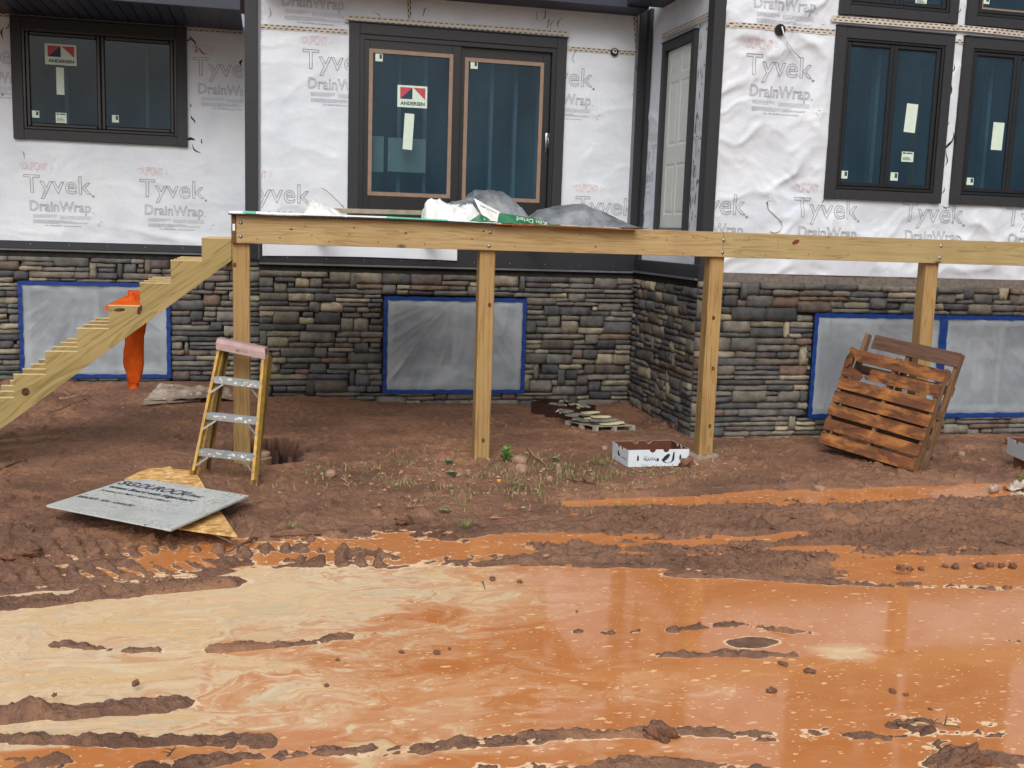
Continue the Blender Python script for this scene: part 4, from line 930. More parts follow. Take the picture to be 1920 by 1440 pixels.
# ledge stone veneer: every stone its own piece -------------------------------------------
TONES = [(S('#5b5b58'), 6), (S('#66635e'), 6), (S('#515254'), 5), (S('#706c63'), 4), (S('#7f796b'), 2.6), (S('#5f564f'), 2.2), (S('#6b5a50'), 1.0), (S('#938b78'), 2.0), (S('#564e4d'), 1.2), (S('#484a4b'), 3)]
def pack(a0, a1, z0, z1, holes, seed):
    "random coursed ledge pattern on a jittered grid of thin courses"
    r = random.Random(seed); cw = .075
    zs_ = [z0]
    while zs_[-1] < z1-.03: zs_.append(min(z1, zs_[-1]+r.uniform(.045, .078)))
    if z1-zs_[-2] < .03: zs_.pop(-2)
    nz = len(zs_)-1; na = max(2, int(round((a1-a0)/cw))); da = (a1-a0)/na; used = [[False]*na for _ in range(nz)]; out = []
    def blocked(i, j):
        ca, cz = a0+(i+.5)*da, (zs_[j]+zs_[j+1])/2
        return any(h[0] < ca < h[1] and h[2] < cz < h[3] for h in holes)
    for j in range(nz):
        for i in range(na):
            if blocked(i, j): used[j][i] = True
    def free(i, j, w_, h_): return i+w_ <= na and j+h_ <= nz and not any(used[b][a] for a in range(i, i+w_) for b in range(j, j+h_))
    for j in range(nz-1, -1, -1):
        for i in range(na):
            if used[j][i]: continue
            opts = [(r.choice((3, 4, 4, 5, 6, 7)), 1)]*9+[(r.choice((2, 3)), 1)]*4+[(r.choice((3, 4, 5)), 2)]*4+[(1, 3)]*1+[(2, 2)]*2
            w_, h_ = r.choice(opts)
            j0 = j-h_+1
            if j0 < 0 or not free(i, j0, w_, h_):
                h_ = 1; j0 = j
                while w_ > 1 and not free(i, j, w_, 1): w_ -= 1
            if h_ == 1 and i+w_ < na and (i+w_+1 >= na or used[j][min(na-1, i+w_+1)]) and not used[j][i+w_]: w_ += 1     # no slivers
            for a in range(i, i+w_):
                for b in range(j0, j0+h_): used[b][a] = True
            out.append([a0+i*da, a0+(i+w_)*da, zs_[j0], zs_[j0+h_], i, i+w_, j0])
    jit = {}
    for s_ in out:                            # shift shared vertical joints a little
        for k, e_ in ((0, s_[4]), (1, s_[5])):
            if 0 < e_ < na: s_[k] += jit.setdefault((e_, s_[6]//1), r.uniform(-.02, .02))
    return [s_[:4] for s_ in out]
def stone_geo(a0, a1, z0, z1, depth, P, r):
    g = r.uniform(.0015, .0045); a0 += g; a1 -= g; z0 += g; z1 -= g
    nu, nv = 5, 3; W_, H_ = a1-a0, z1-z0; vs = []; sl = r.uniform(-.012, .012); sw = r.uniform(-.01, .01); c_ = [r.uniform(.1, 1) for _ in range(4)]
    for j in range(nv+1):
        for i in range(nu+1):
            u, v = i/nu, j/nv; ex = min(u, 1-u)*nu; ez = min(v, 1-v)*nv; d = depth+sl*(v-.5)+sw*(u-.5)+r.uniform(-.008, .008)
            a, z = a0+W_*u, z0+H_*v
            if ex < .5 or ez < .5: d -= r.uniform(.008, .018); a += r.uniform(-.0035, .0035); z += r.uniform(-.005, .005)*(ez < .5)
            if ex < .5 and ez < .5:
                k = c_[(i > 0)+2*(j > 0)]; a += (1 if i == 0 else -1)*.007*k; z += (1 if j == 0 else -1)*.007*k*min(1, H_/.1); d -= .004
            if 0 < i < nu: a += r.uniform(-.2, .2)*W_/nu
            if 0 < j < nv: z += r.uniform(-.15, .15)*H_/nv
            vs.append(P(a, z, d))
    n = (nu+1)*(nv+1); rim = [i for i in range(nu+1)]+[(j*(nu+1)+nu) for j in range(1, nv+1)]+[nv*(nu+1)+i for i in range(nu-1, -1, -1)]+[j*(nu+1) for j in range(nv-1, 0, -1)]
    for k in rim: u = (k % (nu+1))/nu; v = (k//(nu+1))/nv; vs.append(P(a0+W_*u, z0+H_*v, 0.0))
    fs = [(j*(nu+1)+i, j*(nu+1)+i+1, (j+1)*(nu+1)+i+1, (j+1)*(nu+1)+i) for j in range(nv) for i in range(nu)]
    m_ = len(rim); fs += [(rim[k], n+k, n+(k+1) % m_, rim[(k+1) % m_]) for k in range(m_)]
    return vs, fs
veneer = bpy.data.objects.new('stone_veneer', None); col.objects.link(veneer); veneer.parent = house
PL = lambda a, z, d: (a, DL-.012-d, z)
PM = lambda a, z, d: (a, DM-.012-d, z)
PB = lambda a, z, d: (a, DB-.012-d, z)
PS = lambda a, z, d: (XS-.012-d, a, z)
stones = []
for P, a0, a1, z0, z1, holes, sd_, ctr in ((PL, -4.3, XC-.0, -.02, 1.57, [inset(R_B0, .0)], 1, DL), (PM, XC, XS-.03, -.10, 1.51, [R_B1], 2, DM), (PS, DB+.0, DM-.04, -.13, 1.51, [], 3, 11.2), (PB, XS-.05, 9.4, -.13, 1.61, [(R_B2[0], R_B3[1], R_B2[2], R_B2[3])], 4, DB)):
    r = random.Random(sd_*31)
    for s_ in pack(a0, a1, z0, z1, holes, sd_):
        a_0, a_1, z_0, z_1 = s_
        for h in holes:                      # cut stones to the opening
            if a_1 > h[0] and a_0 < h[1] and z_1 > h[2] and z_0 < h[3]:
                c_ = [(abs(a_1-h[0]), 0), (abs(h[1]-a_0), 1), (abs(z_1-h[2]), 2), (abs(h[3]-z_0), 3)]; k = min(c_)[1]
                if k == 0: a_1 = h[0]
                elif k == 1: a_0 = h[1]
                elif k == 2: z_1 = h[2]
                else: z_0 = h[3]
        if a_1-a_0 < .02 or z_1-z_0 < .015: continue
        vs, fs = stone_geo(a_0, a_1, z_0, z_1, r.uniform(.036, .064), P, r)
        tone = K(r.choices([t_[0] for t_ in TONES], [t_[1] for t_ in TONES])[0], r.uniform(.88, 1.28))
        c = np.mean(vs, 0); q = CR @ (c-CAM); sx = q[0]/q[2]*FPX+960; area = (a_1-a_0)*(z_1-z_0)/q[2]**2*(.35 if P is PS else 1)*(1 if -20 < sx < 1940 else .01)
        stones.append((area, vs, fs, tone))
stones.sort(key=lambda s_: -s_[0])
def stone_obj(name, lst):
    mb = MB(); cols = []
    for _, vs, fs, tn in lst: mb.add(vs, fs); cols += [tn]*len(vs)
    o = mb.build(name, M['stone'], house, smooth=True); o.parent = veneer
    at = o.data.color_attributes.new('tone', 'FLOAT_COLOR', 'POINT'); at.data.foreach_set('color', np.array(cols, np.float32).ravel())
    return o
for s_ in stones[:300]: stone_obj('stone', [s_])
if stones[300:]: stone_obj('small_stones', stones[300:])['kind'] = 'stuff'
print("stones", len(stones)); print("HOLE", HOLE, g1(HOLE[0],HOLE[1]), g1(HOLE[0]+.6,HOLE[1]))

# ================================================================== DECK
deck = thing('deck', 'unfinished timber deck frame on square posts with stair stringers at its left end', 'deck', (3.0, YB, 0))
YP = YB+.042
def wood_box(name, mat, parent, x0, x1, y0, y1, z0, z1, bev=.003, **k): return MB().box(x0, x1, y0, y1, z0, z1, 0, bev).build(name, M[mat], parent, **k)
ZB0, ZB1 = 1.846, 2.076
XL = py(443, 430, YB)[0]; XJ = py(1356, 460, YB)[0]
b1 = wood_box('rim_beam', 'beam', deck, XL, XJ-.0015, YB, YB+.040, ZB0, ZB1)
b2 = wood_box('rim_beam', 'beam_green', deck, XJ+.0015, 9.6, YB, YB+.040, ZB0, ZB1, label='greener right hand beam with one large knot')
side = wood_box('side_rim', 'brownwood', deck, XL-.040, XL-.001, YB-.003, DM-.07, ZB0, ZB1)
hx = XL-.020; hz = py(437, 426, YB)[2]
MB().box(hx-.010, hx+.010, YB-.005, YB-.0035, hz-.028, hz+.028).build('lumber_tag', M['whitefilm'], deck)
posts = []
for (pl, pr, yy, zb) in ((437, 478, 620, -.12), (895, 929, 660, -.05), (1321, 1358, 675, -.10), (1728, 1766, 600, -.10)):
    X = py(pl, yy, YP)[0]; posts.append(X)
    wood_box('post', 'post', deck, X, X+.140, YP+.001, YP+.141, zb, ZB0-.001 if False else 2.04, .006)
for k in range(3):
    xj = XL+.78+k*1.2
    y1 = DM-.07 if xj < XS-.1 else DB-.07
    wood_box('joist', 'joist', deck, xj, xj+.038, YB+.042, y1, ZB0+.004, ZB1-.002, 0)
def bolt(px_x, px_y, par):
    p = py(px_x, px_y, YB); mb = MB(); n = 12
    mb.prism([(p[0]+.017*math.cos(k*2*math.pi/n), p[2]+.017*math.sin(k*2*math.pi/n)) for k in range(n)], YB-.003, YB+.001)
    rings = [(.012, .003), (.011, .008), (.006, .0115), (.001, .0125)]
    V = [(p[0]+r_*math.cos(k*2*math.pi/n), YB-h_, p[2]+r_*math.sin(k*2*math.pi/n)) for r_, h_ in rings for k in range(n)]
    mb.add(V, [(j*n+k, j*n+(k+1) % n, (j+1)*n+(k+1) % n, (j+1)*n+k) for j in range(3) for k in range(n)])
    mb.build('bolt', M['steel'], par, smooth=True)
for q in ((451, 417), (451, 443), (919, 435.5), (917, 461), (1357, 450), (1355, 473)): bolt(*q, b1 if q[0] < 1350 else b2)
for q in ((1764.5, 461), (1762, 483)): bolt(*q, b2)
mb = MB()                                      # nail holes and small knots of the beams, sunk dark dots
r = random.Random(5)
for q in ((546, 430, 5), (761, 437, 5), (907, 434, 4.5), (664, 427, 4), (585, 441, 3), (483, 448, 3), (525, 446, 3.5), (617, 453, 3), (709, 454, 3), (796, 458, 3), (966, 462, 3), (1117, 463, 4), (1206, 468, 3), (1088, 440, 3), (1250, 450, 3), (1281, 476, 3), (885, 448, 3.5), (1404, 446, 3), (1459, 452, 2), (1459, 458, 2), (1459, 464, 2), (1553, 443, 3), (1590, 477, 3), (1707, 460, 3), (1740, 484, 3), (1847, 464, 3), (1436, 478, 2.5), (1516, 477, 3), (1300, 444, 3), (1325, 447, 3), (572, 424, 3), (655, 440, 3)):
    p = py(q[0], q[1], YB); R_ = q[2]/225*.55
    mb.prism([(p[0]+R_*1.2*math.cos(k*math.pi/4)*r.uniform(.7, 1.1), p[2]+R_*.7*math.sin(k*math.pi/4)*r.uniform(.7, 1.1)) for k in range(8)], YB-.0008, YB+.001)
mb.build('nail_marks', plain('old_nail_marks', S('#55391f'), .8, .1), deck, kind='stuff')
p = py(1492, 454, YB); MB().prism([(p[0]+.036*math.cos(k*math.pi/8)*(1+.15*math.sin(3*k)), p[2]+.022*math.sin(k*math.pi/8)+.012*math.cos(k*math.pi/8)) for k in range(16)], YB-.001, YB+.001).build('knot', plain('dark_red_knot', S('#6b3a2c'), .7, .2, var=.4, sc=60), deck)
mb = MB()                                      # knots on the posts
for pi_, px_x, px_y in ((0, 440, 497), (1, 918, 572), (1, 906, 826), (2, 1338, 596), (2, 1337, 691), (2, 1331, 799)):
    p = py(px_x, px_y, YP); 
    mb.prism([(p[0]+.016*math.cos(k*math.pi/6), p[2]+.022*math.sin(k*math.pi/6)) for k in range(12)], YP+.0002, YP+.0015)
mb.build('post_knots', plain('post_knot', S('#5c3d22'), .7, .2, var=.4, sc=60), deck, kind='stuff')
# stair stringers
YS0 = YB+.045
A_ = py(378, 446.7, YS0); B_ = py(25, 703, YS0); RUN = (A_[0]-B_[0])/6; RISE = (A_[2]-B_[2])/6
xr = XL-.042; bl = py(428, 493, YS0); zline = lambda x: bl[2]+(x-bl[0])*RISE/RUN
pts = [(xr, A_[2])]; x, z = A_[0], A_[2]
while z > .12:
    pts.append((x, z)); pts.append((x, z-RISE)); x -= RUN; z -= RISE
pts.append((x, z)); pts.append((x, -.03)); xb = bl[0]-(bl[2]+.03)*RUN/RISE; pts.append((xb, -.03)); pts.append((xr, zline(xr)))
ys_ = [YS0, YS0+.33, YS0+.66, YS0+.98]
for k, y in enumerate(ys_):
    mb = MB(); idx = {}; V = []; F = []             # columns under each tread share their corners
    def vi(x_, z_, b_):
        k_ = (round(x_, 4), round(z_, 4), b_)
        if k_ not in idx: idx[k_] = len(V); V.append((x_, y+.038*b_, z_))
        return idx[k_]
    cols = [(A_[0], xr, A_[2])]; xc_, zc_ = A_[0], A_[2]
    while zc_-RISE > .05 and zline(xc_-RUN) > -.03: cols.append((xc_-RUN, xc_, zc_-RISE)); xc_ -= RUN; zc_ -= RISE
    zf = lambda q: max(zline(q), -.05)
    for i_, (xl_, xr_, zt_) in enumerate(cols):
        pg_ = [(xl_, zf(xl_)), (xr_, zf(xr_)), (xr_, zt_), (xl_, zt_)]
        if i_+1 < len(cols): pg_.append((xl_, cols[i_+1][2]))
        F.append([vi(a, b, 0) for a, b in pg_]); F.append([vi(a, b, 1) for a, b in pg_][::-1])
        top = [(xr_, zt_), (xl_, zt_)]+([(xl_, cols[i_+1][2])] if i_+1 < len(cols) else [(xl_, zf(xl_))])
        for (a, b), (c_, d_) in zip(top[:-1], top[1:]): F.append([vi(a, b, 0), vi(a, b, 1), vi(c_, d_, 1), vi(c_, d_, 0)])
        F.append([vi(xl_, zf(xl_), 0), vi(xl_, zf(xl_), 1), vi(xr_, zf(xr_), 1), vi(xr_, zf(xr_), 0)])
        if i_ == 0: F.append([vi(xr_, zf(xr_), 0), vi(xr_, zf(xr_), 1), vi(xr_, zt_, 1), vi(xr_, zt_, 0)])
    mb.add(V, F)
    for i, (x_, z_) in enumerate(pts[:-1]):          # pale saw cuts on the treads
        x2, z2 = pts[i+1]
        if abs(z2-z_) < 1e-6 and z_ > .1: mb.box(min(x_, x2)-.002, max(x_, x2), y-.0012, y+.0392, z_+.0002, z_+.0065, 1)
    o = mb.build('stringer', [M['stringer'], M['freshcut']], deck)
    if k == 0: front_stringer = o; o['label'] = 'front stair stringer with two dark knots'
kd = plain('dark_knot', S('#4a3523'), .7, .2, var=.5, sc=50)
for q, a, b, ro in (((224, 581), .046, .014, .1), ((262, 581), .018, .042, -.3), ((48, 735), .032, .034, 0)):
    p = py(q[0], q[1], YS0); mb = MB()
    mb.prism([(p[0]+a*math.cos(t_)*math.cos(ro)-b*math.sin(t_)*math.sin(ro), p[2]+a*math.cos(t_)*math.sin(ro)+b*math.sin(t_)*math.cos(ro)) for t_ in [k*math.pi/8 for k in range(16)]], YS0-.001, YS0+.001); mb.build('knot', kd, front_stringer).parent = front_stringer
wood_box('hanger_block', 'brownwood', deck, XL-.085, XL-.0425, YS0+.045, YS0+.085, 1.62, 1.84)

# footing tube in the hole under the first post, and the pad under the third
tx, ty = pz(474, 838, .02)[:2]
f_ = MB(); n = 22; tx, ty = tx+.02, 9.30
f_.tube([(tx, ty, -.30), (tx, ty, -.02)], .150, n); o = f_.build('footing_tube', M['tan_tube'], None, smooth=False, off=(tx, ty, -.3)); tag(o, 'tan cardboard footing tube in the dug hole under the leftmost post', 'footing')
o = MB().tube([(tx, ty, -.25), (tx, ty, -.014)], .138, n).build('concrete', M['concrete'], None, off=(tx, ty, -.25)); o.parent = bpy.data.objects['footing_tube']; o.location = (0, 0, .05)
X3 = posts[2]+.07; gz = g1(X3, YP+.07)
o = MB().tube([(X3, YP+.07, gz-.15), (X3, YP+.07, gz+.018)], .15, 22).build('footing_pad', M['concrete'], None, off=(X3, YP+.07, gz)); tag(o, 'low concrete footing under the post right of the white box', 'footing')

# ================================================================== THINGS ON THE DECK
ZT = ZB1
def strip_px(name, mat, pts_px, Y, depth, th, zbase, label, cat, mats=None, **k):
    "a sheet lying on the frame, its front edge following measured points"
    P = [py(x, y, Y) for x, y in pts_px]; mb = MB(); n = len(P)
    V = []
    for p in P: V += [(p[0], Y, p[2]), (p[0], Y, p[2]+th), (p[0]+.02, Y+depth, p[2]+th), (p[0]+.02, Y+depth, p[2])]
    fs = [(4*i+a, 4*i+4+a, 4*i+4+(a+1) % 4, 4*i+(a+1) % 4)[::-1] for i in range(n-1) for a in range(4)]+[(0, 1, 2, 3)[::-1], (4*n-4, 4*n-3, 4*n-2, 4*n-1)]
    mb.add(V, fs); o = mb.build(name, mat, None, off=(P[0][0], Y, P[0][2])); tag(o, label, cat); return o
YF = YB-.055
strip_px('plywood_sheet', M['plyedge'], [(428, 402), (520, 406), (640, 409), (760, 413), (880, 420), (960, 425)], YF, 1.9, .010, 0, 'dark wet plywood sheet lying on the left end of the deck beam', 'plywood')
o = strip_px('osb_strip', M['osbedge'], [(930, 421.5), (1010, 423.5), (1100, 427.5), (1165, 431), (1196, 431.5)], YF-.03, .95, .012, 0, 'ragged brown board edge at the right end of the stack on the deck', 'board')
# printed film on the plywood: white with mint bands
film_px = [(430, 400), (455, 399.5), (480, 400.5), (540, 402.5), (640, 405.5), (725, 408.5), (840, 414), (895, 417), (940, 419)]
mb = MB(); hh = [6, 6, 6, 5, 4, 4, 3.5, 3, 2]
P = [py(x, y, YF+.01) for x, y in film_px]
for i in range(len(P)-1):
    n = 8
    for k in range(n):
        u0, u1 = k/n, (k+1)/n; q0, q1 = P[i]*(1-u0)+P[i+1]*u0, P[i]*(1-u1)+P[i+1]*u1; h0, h1 = (hh[i]*(1-u0)+hh[i+1]*u0)/222, (hh[i]*(1-u1)+hh[i+1]*u1)/222
        j0, j1 = .003*math.sin(i*9+k*2.1), .003*math.sin(i*9+(k+1)*2.1)
        mi = 1 if i in (1, 5) else 0
        mb.add([(q0[0], YF+.008+j0, q0[2]-.001), (q1[0], YF+.008+j1, q1[2]-.001), (q1[0], YF+.03, q1[2]+h1*.7), (q0[0], YF+.03, q0[2]+h0*.7), (q1[0], YF+1.0, q1[2]+h1*.8), (q0[0], YF+1.0, q0[2]+h0*.8)], [(0, 1, 2, 3), (3, 2, 4, 5)], mi)
o = mb.build('printed_film', [M['whitefilm'], M['mint']], None, off=tuple(P[0])); tag(o, 'white film with mint green bands lying along the deck beam edge', 'film')
# long weathered board further back
a = py(625, 393, 9.75); b = py(812, 398, 9.75)
o = MB().box(0, b[0]-a[0], -.07, .07, -.03, .012, 0, .004).build('weathered_board', M['oldboard'], None, off=None); o.location = (a[0], 9.75, a[2]); o.rotation_euler = (0, math.atan2(a[2]-b[2], b[0]-a[0]), 0)
tag(o, 'long weathered grey board behind the film on the deck, before the sliding door', 'board')

def crumple(name, mat, prof, Y0, Y1, seed, label, cat, amp=.018, nx=70, ny=26, backfall=.5, sharp=.25):
    "crumpled sheet: prof is the measured skyline (px); the sheet rises to it and falls away behind"
    P = [py(x, y, Y0+(Y1-Y0)*.45) for x, y in prof]; xs = [p[0] for p in P]; zt_ = [p[2] for p in P]; x0, x1 = xs[0], xs[-1]
    def base(x): return np.interp(x, [x0, x1], [min(zt_[0], zt_[-1]+.0), zt_[-1]])
    V = []
    for j in range(ny+1):
        for i in range(nx+1):
            u, v = i/nx, j/ny; x = x0+(x1-x0)*u; top = float(np.interp(x, xs, zt_)); lo = ZT+.012
            s_ = min(1, (v/.45)) if v < .45 else 1-(v-.45)/.55*backfall
            s_ = math.sin(s_*math.pi/2)**(.8)
            y = Y0+(Y1-Y0)*v+.03*float(fbm(u*5, v*3, seed+3, 3))
            z = lo+(top-lo)*s_+float(ridge(u*2.6+v*1.2, v*2.2-u*1.5, seed, 4)-.5)*amp*(.3 if (v < .02) else 1)*min(1, (top-lo)/.08)
            V.append((x+.02*float(vn(v*4, u*3, seed)), y, max(z, lo-.006)))
    mb = MB(); mb.add(V, [(j*(nx+1)+i, j*(nx+1)+i+1, (j+1)*(nx+1)+i+1, (j+1)*(nx+1)+i) for j in range(ny) for i in range(nx)])
    o = mb.build(name, mat, None, smooth=True, off=(x0, Y0, ZT)); tag(o, label, cat); return o
crumple('plastic_wrapping', M['crumple'], [(835, 408), (850, 378), (885, 372), (886, 361), (915, 358), (938, 360), (955, 370), (975, 390), (984, 408)], YB+.10, YB+.85, 5, 'grey crumpled lumber wrapping heaped highest on the deck before the sliding door', 'plastic wrapping', .024)
crumple('plastic_wrapping', M['crumple'], [(980, 416), (1012, 402), (1022, 392), (1060, 386), (1092, 385), (1118, 394), (1150, 408), (1185, 426), (1192, 429)], YB+.02, YB+.8, 12, 'long low grey plastic wrapping tapering to the right end of the board stack', 'plastic wrapping', .02)
crumple('white_wrapping', M['whitefilm'], [(797, 412), (800, 384), (806, 377), (830, 379), (860, 386), (885, 388), (897, 398), (905, 416)], YB+.0, YB+.32, 21, 'white plastic wrapping with a green patch at the left foot of the grey heap', 'plastic wrapping', .03)
crumple('paper_bag', M['whitefilm'], [(566, 402), (580, 380), (592, 377), (610, 384), (628, 392), (645, 404)], YB+.15, YB+.55, 31, 'small white paper peak lying on the deck left of the sliding door', 'paper', .02)
# the printed flap folded forward over the edge
e = thing('printed_flap', 'white and green printed wrapping flap with upside down lettering on the deck edge', 'plastic wrapping', tuple(py(930, 410, YB-.02)))
def quadpx(name, pts, Y, mat, par, Yt=None, n=10):
    C4 = [py(x, y, Y if k in (0, 1) else (Yt or Y)) for k, (x, y) in enumerate(pts)]
    def fn(u, v): p = (C4[0]*(1-u)+C4[1]*u)*(1-v)+(C4[3]*(1-u)+C4[2]*u)*v; return (p[0], p[1]+.006*math.sin(u*9+v*3), p[2])
    return MB().grid(fn, n, 4).build(name, mat, par, smooth=True), C4
quadpx('white_panel', [(908, 412), (934, 416), (938, 398), (888, 371)], YB-.03, M['whitefilm'], e, YB+.06)
quadpx('green_panel', [(932, 417), (1042, 422), (1000, 408.5), (936, 399)], YB-.034, M['greenplastic'], e, YB+.03)
quadpx('green_panel', [(880, 415), (926, 417), (912, 407), (900, 401)], YB-.036, M['greenplastic'], e, YB-.02)
def dirpx(x0, y0, x1, y1, Y): a, b = py(x0, y0, Y), py(x1, y1, Y); d = b-a; return a, d/np.linalg.norm(d), np.linalg.norm(d)
a, u, L = dirpx(1024, 418, 968, 408.5, YB-.045)
mb = MB(); text_on(mb, 'Kiln Dried', a+np.array([0, 0, .012]), u, (-u[2]*-1, 0, -abs(u[0])), (0, -1, 0), L, .036, 0, .010); mb.build('lettering', M['whitefilm'], e)
a, u, L = dirpx(928, 398.5, 897, 384, YB-.0)
mb = MB(); text_on(mb, 'BOARDS OF LUMBER', a+np.array([0, -.04, .004]), u, (u[2], 0, -abs(u[0])), (0, -1, 0), L, .022, 0, .012, offset=.01); mb.build('lettering', M['papertext'], e)

# ================================================================== LADDER
lab = 'yellow fibreglass step ladder with pink cap and aluminium steps, leaning on the left post'
fb, fr = np.array(pz(361, 889, -.01)), np.array(pz(473, 907, -.03))
TLd, TRd = py(412, 645, YB-.16), py(494, 662, YB-.24)
lad = thing('step_ladder', lab, 'ladder', tuple((fb+fr)/2))
def bar(mb, p, q, w_, d_, wdir, mi=0):
    "rectangular bar from p to q, w_ wide along wdir and d_ deep"
    p, q = Vector(p), Vector(q); ax = (q-p).normalized(); wd = Vector(wdir); wd = (wd-ax*wd.dot(ax)).normalized(); dd = ax.cross(wd)
    V = [tuple(c+wd*w_*s_+dd*d_*t_) for c in (p, q) for s_, t_ in ((-.5, -.5), (.5, -.5), (.5, .5), (-.5, .5))]
    mb.add(V, [(3, 2, 1, 0), (4, 5, 6, 7), (0, 1, 5, 4), (1, 2, 6, 5), (2, 3, 7, 6), (3, 0, 4, 7)])
wv = (fr-fb)/np.linalg.norm(fr-fb); up_ = ((TLd+TRd)/2-(fb+fr)/2); up_ /= np.linalg.norm(up_); nb = np.cross(wv, up_); nb = nb/np.linalg.norm(nb)
if nb[1] < 0: nb = -nb
def rail(p, q, nm, mt, off, inn):
    mb = MB(); o_ = nb*off
    bar(mb, p+o_, q+o_, .024, .006, wv); bar(mb, p+o_+wv*inn*.011+nb*.030, q+o_+wv*inn*.011+nb*.030, .004, .060, wv); bar(mb, p+o_+nb*.062, q+o_+nb*.062, .022, .005, wv)
    return mb.build(nm, M[mt], lad)
rl = rail(fb, TLd, 'front_rail', 'fiberglass', 0, -1); rr = rail(fr, TRd, 'front_rail', 'fiberglass', 0, 1)
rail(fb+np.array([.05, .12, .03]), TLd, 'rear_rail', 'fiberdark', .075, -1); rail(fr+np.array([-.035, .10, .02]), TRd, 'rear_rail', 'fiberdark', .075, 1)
def lerp(a, b, t_): return a+(b-a)*t_
for (yl, yr) in ((705, 716), (773, 784), (841, 853)):
    # parameter along the rails from the picture row
    def par_t(p, q, yy):
        best = min(((abs((lambda r_: r_[1]/r_[2]*FPX+720)(CR@(lerp(p, q, t_)-CAM))-yy), t_) for t_ in np.linspace(0, 1, 300))); return best[1]
    tl_, tr_ = par_t(fb, TLd, yl+7), par_t(fr, TRd, yr+7); a, b = lerp(fb, TLd, tl_), lerp(fr, TRd, tr_); mb = MB()
    z0_ = Vector((0, 0, 1)); fw = Vector(np.cross(wv, (0, 0, 1))); fw.normalize(); 
    if fw.y < 0: fw = -fw
    a, b = Vector(a)+fw*.004, Vector(b)+fw*.004
    bar(mb, a+Vector((0, 0, .022))+fw*.035, b+Vector((0, 0, .022))+fw*.035, .072, .004, fw)
    bar(mb, a-fw*.001, b-fw*.001, .050, .003, (0, 0, 1)); bar(mb, a-Vector((0, 0, .026))+fw*.006, b-Vector((0, 0, .026))+fw*.006, .014, .003, fw)
    for g_ in range(4): bar(mb, a+Vector((0, 0, .0255))+fw*(.012+.015*g_), b+Vector((0, 0, .0255))+fw*(.012+.015*g_), .004, .003, fw)
    st = mb.build('step', M['aluminium'], lad, smooth=False)
    for P0, s_, tq in ((a, 1, tl_), (b, -1, tr_)):
        q0 = Vector(lerp(fb, TLd, tq-.105) if s_ == 1 else lerp(fr, TRd, tq-.105)); mb = MB(); bar(mb, q0+fw*-.002, P0+Vector(wv)*s_*.10-Vector((0, 0, .028)), .016, .003, (0, 0, 1)); mb.build('brace', M['aluminium'], lad)
    mb = MB(); r = random.Random(int(yl))
    for k in range(16):
        t_ = r.uniform(.08, .92); c = a.lerp(b, t_)-fw*.0035+Vector((0, 0, r.uniform(-.018, .018))); w2, h2 = r.uniform(.004, .022)*(2.2 if yl < 720 and k < 4 else 1), r.uniform(.003, .010)
        W3 = Vector(wv); mb.add([c-W3*w2-z0_*h2, c+W3*w2*.8-z0_*h2*.6, c+W3*w2+z0_*h2, c-W3*w2*.6+z0_*h2*.8], [(0, 1, 2, 3)])
    for k in range(12):
        t_ = r.uniform(.05, .95); c = a.lerp(b, t_)+Vector((0, 0, .0285))+fw*r.uniform(.004, .066); w2, h2 = r.uniform(.003, .018), r.uniform(.002, .006); W3 = Vector(wv)
        mb.add([c-W3*w2-fw*h2, c+W3*w2*.8-fw*h2*.6, c+W3*w2+fw*h2, c-W3*w2*.6+fw*h2*.8], [(0, 1, 2, 3)])
    o = mb.build('paint_splashes', M['paint'], lad, kind='stuff')
# rivets down the front rails
mb = MB()
for p, q in ((fb, TLd), (fr, TRd)):
    for t_ in (.09, .21, .235, .37, .47, .50, .62, .72, .75):
        c = Vector(lerp(p, q, t_))-Vector(nb)*.004; mb.tube([c, c-Vector(nb)*.003], .0045, 8)
mb.build('rivets', M['steel'], lad, kind='stuff')
mb = MB(); ctr = (Vector(TLd)+Vector(TRd))/2; W3 = Vector((TRd-TLd)/np.linalg.norm(TRd-TLd)); F3 = Vector((0, 0, 1)).cross(W3).normalized(); half = np.linalg.norm(TRd-TLd)/2+.022
prof = [(-.035, -.055), (-.035, .0), (-.022, .030), (-.012, .036), (.085, .036), (.097, .026), (.10, -.02), (.092, -.02), (.088, .018), (-.012, .022), (-.027, -.055)]
V = []; 
for s_ in (-1, 1):
    for a, b in prof: V.append(tuple(ctr+W3*half*s_*(1 if b < .02 else .975)+F3*a+Vector((0, 0, b+.01))))
n = len(prof); fs = [(i, (i+1) % n, (i+1) % n+n, i+n) for i in range(n)]; mb.add(V, fs+[tuple(range(n-1, -1, -1)), tuple(range(n, 2*n))])
capo = mb.build('top_cap', M['cap'], lad)
mb = MB(); c = ctr-F3*.0365+Vector((0, 0, -.018)); 
for x0_, x1_, z0_, z1_ in ((-.045, -.005, .008, .0095), (-.045, -.005, -.0095, -.008), (-.045, -.0435, -.0095, .0095), (-.0065, -.005, -.0095, .0095), (.0, .075, .003, .0045), (.0, .06, -.003, -.0015), (-.035, -.015, -.004, .004)):
    mb.add([tuple(c+W3*x0_+Vector((0, 0, z0_))), tuple(c+W3*x1_+Vector((0, 0, z0_))), tuple(c+W3*x1_+Vector((0, 0, z1_))), tuple(c+W3*x0_+Vector((0, 0, z1_)))], [(0, 1, 2, 3)])
mb.build('cap_marking', M['papertext'], lad)
for p, s_ in ((fb, -1), (fr, 1)):
    mb = MB(); bar(mb, Vector(p)-Vector((0, 0, .012)), Vector(p)+Vector(up_)*.03, .032, .03, wv); mb.build('foot', M['fiberdark'], lad)

